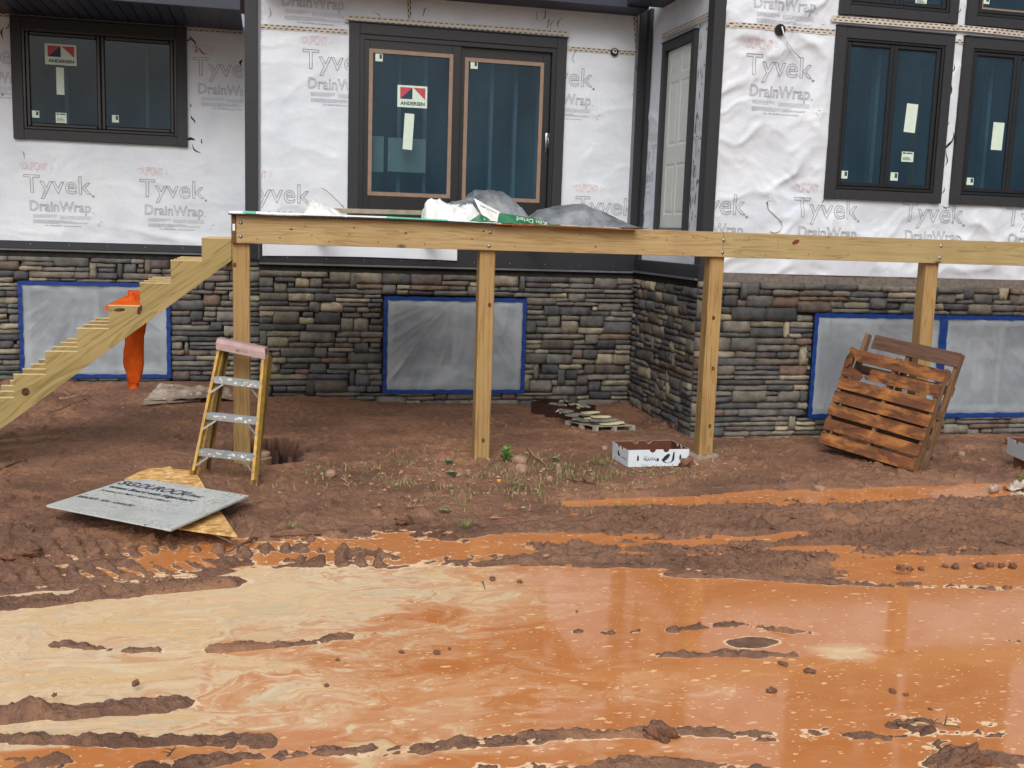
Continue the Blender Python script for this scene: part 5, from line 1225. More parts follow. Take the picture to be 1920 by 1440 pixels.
# ================================================================== BOARDS ON THE MUD
def slab(name, pts, th, mat, label, cat, z=None, tilt=None):
    "flat piece; pts are world xyz of the upper face"
    c = np.mean(pts, 0); n = len(pts); mb = MB(); up3 = [tuple(p) for p in pts]; lo = [(p[0], p[1], p[2]-th) for p in pts]
    mb.add(up3+lo, [tuple(range(n)), tuple(range(2*n-1, n-1, -1))]+[(i, i+n, (i+1) % n+n, (i+1) % n) for i in range(n)])
    o = mb.build(name, mat, None, off=tuple(c)); tag(o, label, cat); return o
zo = -.018
osb = [pz(x, y, zo) for x, y in ((233, 898), (262, 884), (287, 877), (300, 878), (318, 874), (324, 879), (358, 882), (372, 893), (383, 912), (445, 1005), (335, 990))][::-1]
slab('osb_board', osb, .012, M['osb'], 'torn piece of yellow strand board lying under the grey cement board', 'board')
z0_ = .045; cb = [pz(87, 947, .055), pz(320.5, 993, .05), pz(467, 929, .035), pz(277, 898, .035)]
cb = [np.array(p) for p in cb]
ux = (cb[1]-cb[0])/np.linalg.norm(cb[1]-cb[0]); vy = (cb[3]-cb[0]); nrm = np.cross(ux, vy); nrm /= np.linalg.norm(nrm); vy = np.cross(nrm, ux)
def on_board(x, y):
    d = ray(x, y); t_ = np.dot(cb[0]-CAM, nrm)/np.dot(d, nrm); return CAM+d*t_
cbo = slab('cement_board', [on_board(*q) for q in ((87, 947), (320.5, 993), (467, 929), (277, 898), (227, 902))], .013, M['cement'], 'grey printed cement board with mud splashes lying flat on the mud', 'board')
def btext(body, a, b, h_, off=0.0):
    p, q = on_board(*a), on_board(*b); u = (q-p); L = np.linalg.norm(u); u /= L; v = np.cross(nrm, u); mb = MB()
    text_on(mb, body, p+nrm*.0005, u, v, nrm, L, h_, 0, .0015, outline=False, offset=off)
    o = mb.build('lettering', M['cementink'], None, off=tuple(cbo.location)); o.parent = cbo; o.location = ZERO; return o
btext('SG', (217, 907.5), (247, 912.5), .12, .03); btext('DUROCK', (251, 913), (343, 930), .12, .02); btext('® Brand', (343, 928), (372, 934), .065, .02)
btext('ement Board with EdgeGuard', (199, 914.5), (355, 942), .08, .03); btext('PANNEAU DE CIMENT  PANEL DE CEMENTO', (186, 920), (316, 942), .040, .01); btext('FIBERCRETE   NEW   ADVANCED', (142, 931.5), (246, 950), .045, .02)
# stick under the board, muddy scraps
def twig(name, pts_px, r0, mat, label, z=.012, branch=True, par=None):
    P = []
    for i, (x, y) in enumerate(pts_px):
        p = pz(x, y, -.05); gz = max(g1(p[0], p[1]), ZW if p[1] < 7.3 else ZU); p = pz(x, y, gz+z); P.append(Vector(p))
    Q = []
    for i in range(len(P)-1):
        for k in range(4): t_ = k/4; q = P[i].lerp(P[i+1], t_); Q.append(q+Vector((random.uniform(-1, 1), random.uniform(-1, 1), random.uniform(-.3, 1)))*r0*.7)
    Q.append(P[-1]); n = len(Q)
    mb = MB(); mb.tube(Q, [r0*(1-.7*i/n) for i in range(n)], 6)
    if branch and n > 5:
        for k in range(3):
            i = random.randrange(1, n-2); q = Q[i]; d = Vector((random.uniform(-1, 1), random.uniform(-.8, .8), random.uniform(.2, .8))).normalized()*r0*random.uniform(5, 12)
            mb.tube([q, q+d*.5+Vector((0, 0, .004)), q+d], [r0*.5, r0*.4, r0*.15], 5)
    o = mb.build(name, mat, None, smooth=True, off=tuple(P[0])); tag(o, label, 'stick'); return o
SK, SP = M['stick'], M['stick_pale']
twig('stick', [(650, 997), (560, 1003), (480, 1008), (455, 1022), (425, 1035)], .016, SK, 'thick dark branch lying in the wet mud right of the strand board')
twig('stick', [(222, 985), (260, 993), (300, 1000), (326, 1006)], .010, SK, 'dark bent stick beside the front edge of the cement board')
twig('stick', [(440, 953), (458, 944), (500, 936)], .006, SP, 'pale forked twig at the right corner of the cement board')
twig('stick', [(990, 840), (1002, 855), (1018, 866), (1029, 880)], .009, SP, 'pale curved twig right of the green weed', z=.03)
twig('stick', [(1060, 897), (1090, 902), (1118, 907)], .014, SK, 'short dark branch lying below the weeds near the pebbles')
twig('stick', [(1683, 1357), (1720, 1352), (1760, 1357), (1800, 1364)], .007, SK, 'thin dark branch floating in the foam at the lower right', z=.02)
twig('stick', [(1745, 860), (1770, 862), (1800, 858)], .008, SK, 'dark twig on the mud right of the pallets')
twig('stick', [(640, 896), (652, 905), (657, 918)], .007, SP, 'pale twig standing in the mud left of the second post')
twig('stick', [(760, 951), (790, 948), (822, 940)], .005, SP, 'pale straw stick lying among the pebbles in front of the second post')
twig('stick', [(822, 940), (850, 944), (884, 949)], .004, M['grassm'], 'green straw lying beside the pale stick')
twig('stick', [(1870, 1013), (1895, 1020), (1930, 1033)], .010, SK, 'dark stick in the ruts at the right edge')
twig('stick', [(1380, 1028), (1400, 1034), (1425, 1044)], .008, SK, 'dark stick in the ruts below the narrow puddle')
twig('stick', [(110, 748), (140, 745), (170, 742)], .012, SP, 'pale root lying at the foot of the stone wall behind the stringers')
twig('stick', [(90, 775), (120, 765), (160, 748)], .008, SK, 'thin brown stick near the left basement window')
twig('stick', [(95, 875), (108, 865), (114, 850)], .004, SK, 'tiny upright twig on the mud left of the boards')
twig('stick', [(0, 880), (25, 868), (45, 862), (53, 868)], .010, SK, 'dark root at the left edge of the mud')
twig('stick', [(315, 1418), (322, 1410), (331, 1404)], .005, SK, 'small twig poking from the mud ridge at the bottom left', z=.04)
twig('stick', [(905, 1090), (910, 1105)], .004, SK, 'tiny straight twig floating in the cream film', z=.008, branch=False)

def pg(x, y, h=0.0):
    p = pz(x, y, 0)
    for _ in range(12): p = pz(x, y, .5*(p[2])+.5*(g1(p[0], p[1])+h)) if _ < 9 else pz(x, y, g1(p[0], p[1])+h)
    return p
# plastic covered board by the left wall
P4 = [pg(270, 757), pg(376, 748)]
e = thing('covered_board', 'thin wooden board under dusty clear plastic at the foot of the left wall', 'board', tuple(np.mean(P4, 0)))
slabpts = [pg(268, 757, .03), pg(376, 749, .03), pg(385, 739, .03), pg(300, 722, .10)]; n = 4; mb = MB(); mb.add([tuple(p) for p in slabpts]+[(p[0], p[1], p[2]-.014) for p in slabpts], [(0, 1, 2, 3), (7, 6, 5, 4)]+[(i, i+n, (i+1) % n+n, (i+1) % n) for i in range(n)])
mb.build('wood_board', M['oldboard'], e)
a, b, c, d = [np.array(q) for q in (pg(268, 753, .035), pg(440, 748, .03), pg(425, 726, .10), pg(300, 720, .15))]
mb = MB(); mb.grid(lambda u, v: (lambda p: (p[0], p[1], p[2]+.02*float(fbm(u*7, v*5, 4, 3))+.004))((a*(1-u)+b*u)*(1-v)+(d*(1-u)+c*u)*v), 40, 20); mb.build('clear_plastic', M['dusty'], e, smooth=True)

# ================================================================== SWEATSHIRT
sw = thing('sweatshirt', 'bright orange sweatshirt draped over the stair stringers with one sleeve hanging down', 'sweatshirt', tuple(py(233, 560, YS0+.2)))
Ysw = YS0+.36
rings = []; prof = [(262, 545, 22, .10), (258, 575, 21, .10), (254, 600, 20, .10), (252.5, 630, 19.5, .095), (251, 660, 19, .09), (250.5, 690, 16.5, .08), (250.5, 706, 13, .065), (251, 716, 10.5, .05), (250, 722, 8.5, .042), (250, 729, 8.8, .044)]
mb = MB(); n = 20; V = []; rr_ = random.Random(3)
prof2 = []
for i in range(len(prof)-1):
    for k in range(4): t_ = k/4; prof2.append(tuple(prof[i][j]*(1-t_)+prof[i+1][j]*t_ for j in range(4)))
prof2.append(prof[-1])
for i, (x, y, hw, dy) in enumerate(prof2):
    c = py(x, y, Ysw); w_ = hw/FPX*(CR@(c-CAM))[2]
    for k in range(n):
        t_ = 2*math.pi*k/n; f_ = 1+.17*float(fbm(t_*1.6, i*.16, 6, 3))+.05*math.sin(t_*3+i*.35)+(.10*math.sin(t_*7)*(i > len(prof2)-9))
        V.append((c[0]+w_*math.cos(t_)*f_, c[1]+dy*math.sin(t_)*f_*.6, c[2]+.006*math.sin(i*2.1)*(i > len(prof2)-14)))
m_ = len(prof2); mb.add(V, [(i*n+k, i*n+(k+1) % n, (i+1)*n+(k+1) % n, (i+1)*n+k)[::-1] for i in range(m_-1) for k in range(n)]+[tuple((m_-1)*n+k for k in range(n))])
mb.build('sleeve', M['orange'], sw, smooth=True)
sk = [(203, 573), (212, 566), (225, 560), (236, 556), (243, 554), (251, 550), (258, 554), (270, 557), (285, 562)]
def fold(u, v):
    y = YS0+.045+v*.52; xs = np.interp(u, np.linspace(0, 1, len(sk)), [s_[0] for s_ in sk]); ys2 = np.interp(u, np.linspace(0, 1, len(sk)), [s_[1] for s_ in sk]); p = py(xs, ys2, YS0+.3)
    lo = py(xs, 582, YS0+.1)[2]; s_ = math.sin(min(1, (.12+v*1.7 if v < .5 else 1.0-(v-.5)*1.6))*math.pi/2)
    return (p[0]+(v-.5)*.02, y, lo+(p[2]-lo)*s_+.018*float(ridge(u*6, v*3, 8, 2)-.6))
mb = MB(); mb.grid(fold, 46, 20); mb.build('body', M['orange'], sw, smooth=True)

# ================================================================== PALLETS
def pallet(name, label, O, u, v, w_, h_, mats, slats_f, slats_b, seed, broken=False, mtz='pallet_z'):
    "O lower right corner of the face, u to its right, v up its face, n towards the viewer"
    u = Vector(u).normalized(); v = Vector(v); v = (v-u*v.dot(u)).normalized(); n_ = u.cross(v)       # n_ = u x v
    if n_.dot(Vector(CAM)-Vector(O)) < 0: n_ = -n_
    r = random.Random(seed); e = bpy.data.objects.new(name, None); col.objects.link(e); tag(e, label, 'pallet')
    yax = -n_; e.matrix_world = Matrix(((u.x, yax.x, v.x, O[0]), (u.y, yax.y, v.y, O[1]), (u.z, yax.z, v.z, O[2]), (0, 0, 0, 1)))
    # local: x along u (0 = right edge, negative to the left), y into the pallet, z up the face
    def loc(mb, nm, mt): o = mb.build(nm, M[mt], e, off=None) if False else mb.build(nm, M[mt], None); o.parent = e; return o
    if e.matrix_world.determinant() < 0: pass
    sw_ = h_/slats_f
    for k in range(slats_f):
        z0 = k*sw_+.004; z1 = z0+sw_*.80; j = r.uniform(-.006, .006); mb = MB()
        if broken and k == slats_f-2:
            mb.prism([(-w_*.74, z0), (0, z0+j), (0, z1+j), (-w_*.70, z1), (-w_*.72, z1-.03), (-w_*.70, (z0+z1)/2), (-w_*.76, z0+.03)], .0, .016); loc(mb, 'slat', mats)
            mb = MB(); mb.prism([(-w_, z0-.01), (-w_*.80, z0-.03), (-w_*.77, z0+.02), (-w_*.80, z0+.05), (-w_, z1)], .001, .016); loc(mb, 'slat', mats); continue
        if broken and k == slats_f-1:
            mb.prism([(-w_*.90, z0+.01), (0, z0+j), (0, z1+j), (-w_, z1+.012), (-w_*.985, z1-.03), (-w_*.92, z0+.04)], .0, .016); loc(mb, 'slat', mats)
            mb = MB(); mb.add([(-w_, -.01, z0-.03), (-w_*.955, -.03, z0-.075), (-w_*.90, -.045, z0-.02), (-w_*.92, -.035, z0+.03), (-w_*.965, -.015, z1-.01), (-w_, 0, z0+.03)]+[(-w_, .0, z0-.03), (-w_*.955, -.018, z0-.075), (-w_*.90, -.033, z0-.02), (-w_*.92, -.023, z0+.03), (-w_*.965, -.003, z1-.01), (-w_, .012, z0+.03)], [(0, 1, 2, 3, 4, 5), (11, 10, 9, 8, 7, 6)]+[(i, i+6, (i+1) % 6+6, (i+1) % 6) for i in range(6)]); loc(mb, 'splinter', 'pallet'); continue
        mb.box(-w_-r.uniform(-.004, .006), r.uniform(-.002, .004), 0, .016, z0+j, z1+j, 0, .002); loc(mb, 'slat', mats)
    for xs_ in (-w_+.005, -w_/2-.018, -.040):
        loc(MB().box(xs_, xs_+.036, .017, .105, 0.0, h_, 0, .004), 'stringer', mtz)
    for z in slats_b: loc(MB().box(-w_, 0, .106, .122, z*h_, z*h_+.085, 0, .002), 'slat', mats)
    return e
FR_U, FR_V = (.495, -.862, -.109), (.31, .058, .949)
OF = Vector((5.777, 8.392, -.051)); Wp, Hp = 1.0, 1.0
# measured plane of the front pallet: corners from the picture
pallet('pallet', 'orange brown slatted pallet with a splintered top left corner, leaning in front of the other', OF, FR_U, FR_V, Wp, Hp, 'pallet', 7, (.02, .45, .9), 4, True)
u_ = Vector(FR_U).normalized(); v_ = Vector(FR_V); v_ = (v_-u_*v_.dot(u_)).normalized(); n_ = u_.cross(v_)
if n_.dot(Vector(CAM)-OF) < 0: n_ = -n_
OB = OF-n_*.15+u_*.015+v_*-.01
e = pallet('pallet', 'taller dark grey brown pallet standing behind the orange brown one', OB, FR_U, FR_V, 1.0, 1.20, 'pallet_grey', 1, (), 9)
for ch in list(e.children):
    if ch.name.startswith('slat'): bpy.data.objects.remove(ch)
for z in (.0, .26, .54, 1.06):
    o = MB().box(-.88 if z > 1 else -1.0, 0, 0, .016, z, z+(.14 if z > 1 else .09), 0, .002).build('slat', M['pallet_grey'], None); o.parent = e
for z in (.02, .4, .8): o = MB().box(-1.0, 0, .106, .122, z, z+.09, 0, .002).build('slat', M['pallet_grey'], None); o.parent = e

# ================================================================== BOXES, CRATE, STONE OFFCUTS
def carton(name, label, corners, h_, mo, mi_, th=.005, notch=True, z0=-.03, flare=0.0):
    "open tray: corners = world xy of floor FL, FR, BR, BL"
    c = [Vector((p[0], p[1], 0)) for p in corners]; e = thing(name, label, 'box', tuple(sum(c, Vector())/4+Vector((0, 0, z0))))
    for k in range(4):
        a, b = c[k], c[(k+1) % 4]; d = (b-a); L = d.length; d.normalize(); nn = d.cross(Vector((0, 0, 1)))        # outward for counter-clockwise order
        top = [(0, h_)]
        if notch:
            for m_ in (.40, .62) if L > .4 else (.5,):
                top += [(L*m_-.03, h_)]+[(L*m_-.03*math.cos(t_), h_-.028*math.sin(t_)) for t_ in (.5, 1.1, 1.57, 2.0, 2.6)]+[(L*m_+.03, h_)]
        top += [(L, h_)]; pl = [(0, 0)]+top+[(L, 0)]
        for q, mt, nm in ((0.0, mo, 'side_panel'), (-th, mi_, 'inner_liner')):
            mb = MB(); V = [tuple(a+d*s_+nn*(q)+Vector((0, 0, z0+t_))) for s_, t_ in pl]+[tuple(a+d*s_+nn*(q-th*.45)+Vector((0, 0, z0+t_-(0 if q == 0 else .001)))) for s_, t_ in pl]; m2 = len(pl)
            fs = [(0, i, i+1)[::1] for i in range(1, m2-1)]
            mb.add(V, [tuple(range(m2-1, -1, -1)), tuple(range(m2, 2*m2))]+[(i, (i+1) % m2, (i+1) % m2+m2, i+m2) for i in range(m2)]); mb.build(nm, M[mt], e)
    mb = MB(); mb.add([tuple(p+Vector((0, 0, z0+.004))) for p in c], [(0, 1, 2, 3)]); mb.build('floor_panel', M[mi_], e)
    return e, c
zb = -.035
FLc, FRc, BLc = pz(1176, 876, zb), pz(1291, 873, zb), pz(1156, 857, zb); BLc = FLc+(BLc-FLc)*1.0
dF = FRc-FLc; dF[2] = 0; Lf = np.linalg.norm(dF); dF /= Lf; dB_ = np.array([-dF[1], dF[0], 0]); 
dep = .40; sl_ = (BLc-FLc); sl_ = sl_/np.linalg.norm(sl_); BLc = FLc+dB_*dep; BRc = FRc+dB_*dep
e, c = carton('stone_box', 'open white cardboard box with brown inside and upside down print, left of the third post', [FLc, FRc, BRc, BLc], .155, 'whitebox', 'kraftin', z0=zb)
def face_print(e, a, d, h_, z0, L, nn):
    "upside-down swoosh emblem and lettering on the front side"
    mb = MB(); O = Vector(a); D_ = Vector(d); Z = Vector((0, 0, 1)); N_ = Vector(nn)
    P = lambda s_, t_: tuple(O+D_*L*s_+Z*(z0+h_*t_-0)+N_*.0012)
    cx, cz, rx, rz = .655, .44, .105, .26
    low = [(cx+rx*math.cos(t_), cz+rz*math.sin(t_)) for t_ in np.linspace(math.pi*.98, math.pi*1.98, 14)]; up2 = [(cx+rx*1.0, cz+.40), (cx+rx*.78, cz+.40)]+[(cx+rx*.62*math.cos(t_)+.0, cz-.03+rz*.78*math.sin(t_)) for t_ in np.linspace(math.pi*1.9, math.pi*1.2, 10)]
    poly_ = low+up2
    from mathutils.geometry import tessellate_polygon
    tri = tessellate_polygon([[Vector((x, y, 0)) for x, y in poly_]]); mb.add([P(x, y) for x, y in poly_], [tuple(t_) for t_ in tri])
    el = [(cx-rx*.30+rx*.62*math.cos(t_)*.9+.02*math.sin(t_), cz+.08+.20*math.sin(t_)+.10*math.cos(t_)) for t_ in np.linspace(0, 2*math.pi, 16, endpoint=False)]; mb.add([P(x, y) for x, y in el], [tuple(range(16))])
    for bx, s_ in ((.165, 1), (.855, 1)):
        bt = [(bx-.013, .36), (bx+.013, .36), (bx+.015, .40), (bx+.015, .58), (bx+.006, .66), (bx+.006, .69), (bx-.006, .69), (bx-.006, .66), (bx-.015, .58), (bx-.015, .40)]; mb.add([P(x, y) for x, y in bt], [tuple(range(len(bt)))])
    text_on(mb, 'ProVia', O+D_*L*.485+Z*(z0+h_*.50)+N_*.0, -D_, -Z, N_, L*.23, h_*.17, 0, .0012, offset=.02)
    for k, (s0, s1, t_) in enumerate(((.26, .44, .545), (.25, .33, .62))): mb.add([P(s0, t_), P(s1, t_), P(s1, t_+.012), P(s0, t_+.012)], [(0, 1, 2, 3)])
    el = [(.49+.016*math.cos(t_), .40+.11*math.sin(t_)) for t_ in np.linspace(0, 2*math.pi, 12, endpoint=False)]; mb.add([P(x, y) for x, y in el], [tuple(range(12))])
    mb.build('box_print', M['boxink'], e)
face_print(e, c[0], dF, .155, zb, Lf, Vector(dF).cross(Vector((0, 0, 1))))
mb = MB(); O = Vector(c[3])+Vector((0, 0, zb)); D_ = -Vector(dB_); N_ = -Vector(dF); P = lambda s_, t_: tuple(O+D_*dep*s_+Vector((0, 0, .155*t_))+N_*.0012)
pl = [(.36, .58), (.42, .72), (.46, .55), (.54, .46), (.46, .36), (.40, .38)]; mb.add([P(*q) for q in pl], [tuple(range(6))]); text_on(mb, 'Stone', O+D_*dep*.92+Vector((0, 0, .155*.46)), -D_, (0, 0, -1), N_, dep*.3, .022, 0, .0012); mb.build('box_print', M['boxink'], e)

# second box cut by the right edge, standing on a block
a = pz(1921, 868, .03)
e, c = carton('stone_box', 'white printed box on a dark block at the right edge of the photo', [(a[0], a[1]), (a[0]+.5, a[1]-.12), (a[0]+.59, a[1]+.25), (a[0]+.09, a[1]+.37)], .155, 'whitebox', 'kraftin', z0=.045)
mb = MB(); d = (Vector(c[1])-Vector(c[0])).normalized(); nn = d.cross(Vector((0, 0, 1))); P = lambda s_, t_: tuple(Vector(c[0])+d*s_+Vector((0, 0, .045+t_))+nn*.001)
mb.add([P(.045, .07), P(.10, .07), P(.11, .10), P(.045, .10)], [(0, 1, 2, 3)]); text_on(mb, 'ProVia', Vector(c[0])+d*.4+Vector((0, 0, .125)), -d, (0, 0, -1), nn, .2, .03, 0, .001); mb.build('box_print', M['boxink'], e)
o = MB().box(-.0, .30, .03, .25, -.09, .042, 0, .006).build('timber_block', M['brownwood'], None); o.location = (a[0]+.06, a[1]-.02, 0.0); tag(o, 'dark wooden block under the white box at the right edge', 'block')

# dark tipped carton by the wall
a, b = pz(995, 776, 0.0), pz(1085, 790, 0.0); d = b-a; d[2] = 0; L = np.linalg.norm(d); d /= L; dn = np.array([-d[1], d[0], 0])
e, c = carton('stone_box', 'dark brown cardboard box full of stone offcuts at the foot of the stone wall', [a, b, b+dn*.34, a+dn*.34], .15, 'darkbox', 'darkbox', notch=False, z0=-.01)
mb = MB(); P = lambda s_, t_: tuple(Vector(a)+Vector(d)*L*s_+Vector((0, 0, t_-.01))-Vector(dn)*.0015)
mb.add([P(.52, .075), P(.60, .12), P(.585, .085)], [(0, 1, 2)]); mb.add([P(.60, .07), P(.63, .12), P(.66, .118), P(.625, .065)], [(0, 1, 2, 3)]); mb.build('hand_hole', M['whitefilm'], e)
def chunk(name, mat, c, sx, sy, sz, rot, seed, label=None, par=None, cat='stone', group=None, n=3, smooth=True):
    r = random.Random(seed); bm = bmesh.new(); bmesh.ops.create_icosphere(bm, subdivisions=n, radius=1)
    for v in bm.verts:
        q = v.co; m_ = max(abs(q.x), abs(q.y), abs(q.z)); q2 = q.lerp(q/m_, .35)
        f_ = 1+.16*float(fbm(q.x*1.6+seed, q.y*1.6+q.z*1.3, seed % 50, 3)) if 'clod' not in name else .92+.42*float(fbm(q.x*2.4+seed+q.z, q.y*2.4+q.z*2.3, seed % 50, 4)); v.co = Vector((q2.x*sx, q2.y*sy, q2.z*sz))*f_
    me = bpy.data.meshes.new(name); bm.to_mesh(me); bm.free(); me.materials.append(mat)
    if smooth: me.polygons.foreach_set('use_smooth', [True]*len(me.polygons))
    o = bpy.data.objects.new(name, me); col.objects.link(o); o.location = c; o.rotation_euler = rot
    if label: tag(o, label, cat, group)
    return o
r = random.Random(17)
G_OFF = 'stone offcuts heaped in the dark box'
for k in range(14):
    s_ = .05+.26*(k/14)+.03; t_ = r.uniform(.08, .28); p = a+d*(L*r.uniform(.25, .95))+dn*t_
    chunk('stone_offcut', M['slabgrey'] if r.random() < .6 else M['slabstone'], (p[0], p[1], .125+r.uniform(-.01, .035)), r.uniform(.04, .075), r.uniform(.02, .04), r.uniform(.008, .014), (r.uniform(-.4, .4), r.uniform(-.3, .3), r.uniform(0, 3)), 100+k, ('%s stone offcut, %s in the heap of the dark brown box' % (r.choice(('grey', 'thin grey', 'small grey', 'flat grey', 'pale', 'thin pale', 'cream')), ('far left', 'left', 'left of the middle', 'in the middle', 'right of the middle', 'right', 'far right')[k//2])), group=G_OFF, n=2)
# plastic crate with stacked slabs
a, b = pz(1116, 811, -.03), pz(1191, 809, -.03); d = b-a; d[2] = 0; L = np.linalg.norm(d); d /= L; dn = np.array([-d[1], d[0], 0]); dn = (dn-.55*d); dn /= np.linalg.norm(dn)
tr = thing('plastic_tray', 'small slotted grey tray carrying a stack of stone slabs near the stone corner', 'tray', tuple((a+b)/2))
def tb(s0, s1, t0, t1, z0, z1, nm='rim'):
    mb = MB(); V = [tuple(a+d*s_+dn*t_+np.array([0, 0, z_+.0])) for z_ in (z0, z1) for s_, t_ in ((s0, t0), (s1, t0), (s1, t1), (s0, t1))]
    mb.add(V, [(0, 3, 2, 1), (4, 5, 6, 7), (0, 1, 5, 4), (1, 2, 6, 5), (2, 3, 7, 6), (3, 0, 4, 7)]); return mb.build(nm, M['tray'], tr)
tb(0, L, 0, .42, .058, .068, 'deck_panel'); tb(0, L, 0, .42, 0, .010, 'base_panel')
for s_ in (0, L/2-.018, L-.036):
    for t_ in (0, .19, .38): tb(s_, s_+.036, t_, t_+.04, .010, .058, 'foot_block')
r = random.Random(8)
for k, (s_, t_, z_, ln, ro, pale) in enumerate(((.5, .05, .085, .15, .05, 1), (.45, .14, .083, .15, .1, 0), (.3, .25, .088, .13, .2, 0), (.62, .24, .09, .12, -.2, 0), (.5, .10, .112, .13, .05, 0), (.38, .22, .118, .14, -.1, 1), (.2, .33, .10, .12, .6, 0), (.6, .3, .122, .12, .2, 0), (.42, .16, .142, .12, -.08, 1), (.3, .28, .150, .10, .3, 0), (.2, .12, .11, .09, .9, 0), (.35, .26, .172, .11, -.12, 1), (.15, .38, .13, .1, .3, 0), (.1, .46, .16, .09, .2, 0))):
    p = a+d*(L*s_)+dn*t_; chunk('stone_slab', M['slabstone'] if pale else M['slabgrey'], (p[0], p[1], z_-.03), ln, r.uniform(.05, .07), .013 if pale else .017, (r.uniform(-.06, .06), r.uniform(-.08, .08), math.atan2(d[1], d[0])+ro), 300+k, 'cream stone slab in the stack on the slotted tray' if pale else 'grey stone slab in the stack on the slotted tray', group='stone slabs stacked on the tray', n=2, smooth=False)
chunk('stone_offcut', M['slabstone'], (pz(1237, 862, .02)[0], pz(1237, 862, .02)[1]+.12, -.005), .05, .035, .025, (0, 0, .3), 777, 'small pale stone lying inside the open white box')
p = pz(1282, 873, -.04); chunk('mud_clod', M['mud'], (p[0]-.0, p[1]-.05, -.01), .055, .05, .06, (0, 0, 0), 55, 'dark mud clod against the right corner of the open white box', cat='clod')

# ================================================================== ROCKS, WEEDS, LITTER
def rock_px(x, y, wpx, hpx, label, seed, mat='rock', sink=.25, cat='rock', group=None):
    p = pz(x, y+hpx/2, -.05); gz = g1(p[0], p[1]); base = ZW if (p[1] < 7.3 and gz < ZW) else (ZU if gz < ZU and p[1] < 8.3 else gz)
    p = pz(x, y+hpx*.4, base); Zc = (CR@(np.array(p)-CAM))[2]; w_ = wpx/2/FPX*Zc; h_ = hpx/2/FPX*Zc
    return chunk('rock' if cat == 'rock' else 'mud_clod', M[mat], (p[0], p[1]+w_*.4, base+h_*(1-sink*1.2)), w_, w_*.75, h_*1.1, (0, 0, random.uniform(0, 3)), seed, label, cat=cat, group=group, n=3)
for i, q in enumerate(((976, 863, 27, 15, 'brown rounded rock behind the larger one beside the green weed'), (979, 881, 26, 20, 'reddish rock in front, just right of the green weed'),
    (1031, 898, 12, 11, 'small pinkish rock at the end of the pale twig'), (1047, 880, 12, 20, 'grey upright rock among the weeds'), (985, 925, 8, 6, 'small white pebble in front of the weeds'),
    (861, 890, 16, 9, 'flat cream rock left of the green weed'), (779, 939, 11, 7, 'tan pebble at the left of the weeds'), (711, 947, 11, 6, 'pale pebble on the mud at the left'),
    (620, 888, 20, 13, 'grey rock on the mud right of the ladder'), (1134, 840, 16, 8, 'flat pink brown stone left of the open white box'), (1803, 852, 16, 12, 'round grey rock right of the pallets'),
    (1537, 916, 23, 11, 'grey rock standing in the narrow puddle'), (1843, 862, 11, 6, 'small pale pebble right of the round rock'), (505, 846, 38, 20, 'flat brown rock lying on the footing tube'),
    (254, 1281, 14, 11, 'dark rounded lump standing in the cream film at the left'), (752, 887, 12, 5, 'whitish chip near the second post'), (1896, 826, 18, 8, 'tan rock at the foot of the wall at the right edge'),
    (1303, 867, 12, 9, 'pale stone at the foot of the third post'), (1312, 856, 10, 8, 'small brown stone left of the third post'), (575, 905, 9, 7, 'small pinkish pebble right of the ladder foot'))):
    if q[0] == 505:
        chunk('rock', M['rock'], (tx+.05, ty+.02, .005), .085, .07, .032, (0, 0, .3), 205, q[4], cat='rock'); continue
    rock_px(*q[:4], q[4], 400+i, 'mud' if q[0] == 254 else 'rock')
G_CL = 'mud clods sticking out of the puddle'
CL = ((1690, 1066, 16, 12), (1707, 1068, 14, 8), (1728, 1067, 12, 8), (1773, 1062, 10, 7), (1793, 1063, 17, 11), (1838, 1062, 18, 12), (1857, 1060, 12, 10), (1879, 1061, 12, 10), (1901, 1063, 16, 10), (1448, 1296, 20, 8), (1470, 1246, 16, 7), (1520, 1260, 22, 5), (1675, 1297, 14, 8), (1700, 1303, 10, 5), (975, 1091, 12, 6), (924, 1086, 14, 5), (753, 1223, 10, 5), (820, 1225, 14, 5), (843, 1217, 8, 5), (634, 1238, 9, 5), (612, 1286, 12, 4), (102, 1304, 12, 6), (350, 1090, 10, 8), (1082, 1147, 6, 4), (1745, 1330, 8, 4))
lone = sorted(q[0] for q in CL[9:]); ORD = ('first', 'second', 'third', 'fourth', 'fifth', 'sixth', 'seventh', 'eighth', 'ninth', 'tenth', 'eleventh', 'twelfth', 'thirteenth', 'fourteenth', 'fifteenth', 'sixteenth')
for i, q in enumerate(CL):
    w1 = 'wide' if q[2] > 15 else ('small' if q[2] < 11 else 'medium'); place = ('in the row at the far right rut, '+ORD[i]+' from the left') if i < 9 else 'alone in the puddle, '+ORD[lone.index(q[0])]+' from the left'
    rock_px(*q, w1+(' flat' if q[3] < 6 else '')+' mud clod '+place, 500+i, 'mud', .1, 'clod', G_CL)
chunk('mud_clod', M['mud'], tuple(np.array(pz(1240, 1388, ZW))+[0, .02, .01]), .065, .045, .05, (0, 0, -.5), 901, 'big dark mud lump on the ridge at the bottom centre', cat='clod', n=4)
chunk('mud_clod', M['mud'], tuple(np.array(pz(40, 1050, ZW))+[0, .02, .025]), .10, .05, .045, (0, 0, .1), 902, 'dark jagged mud lump beside the tyre tracks at the left edge', cat='clod', n=4)
chunk('mud_clod', M['mud'], tuple(np.array(pz(757, 988, ZW))+[0, .02, .045]), .06, .04, .03, (0, 0, .1), 903, 'dark mud lump on the slope in the middle', cat='clod', n=4)
chunk('mud_clod', M['mud'], tuple(np.array(pz(1815, 1432, ZW))+[0, .0, .02]), .08, .05, .045, (0, 0, .1), 904, 'dark mud heap at the bottom right edge', cat='clod', n=4)

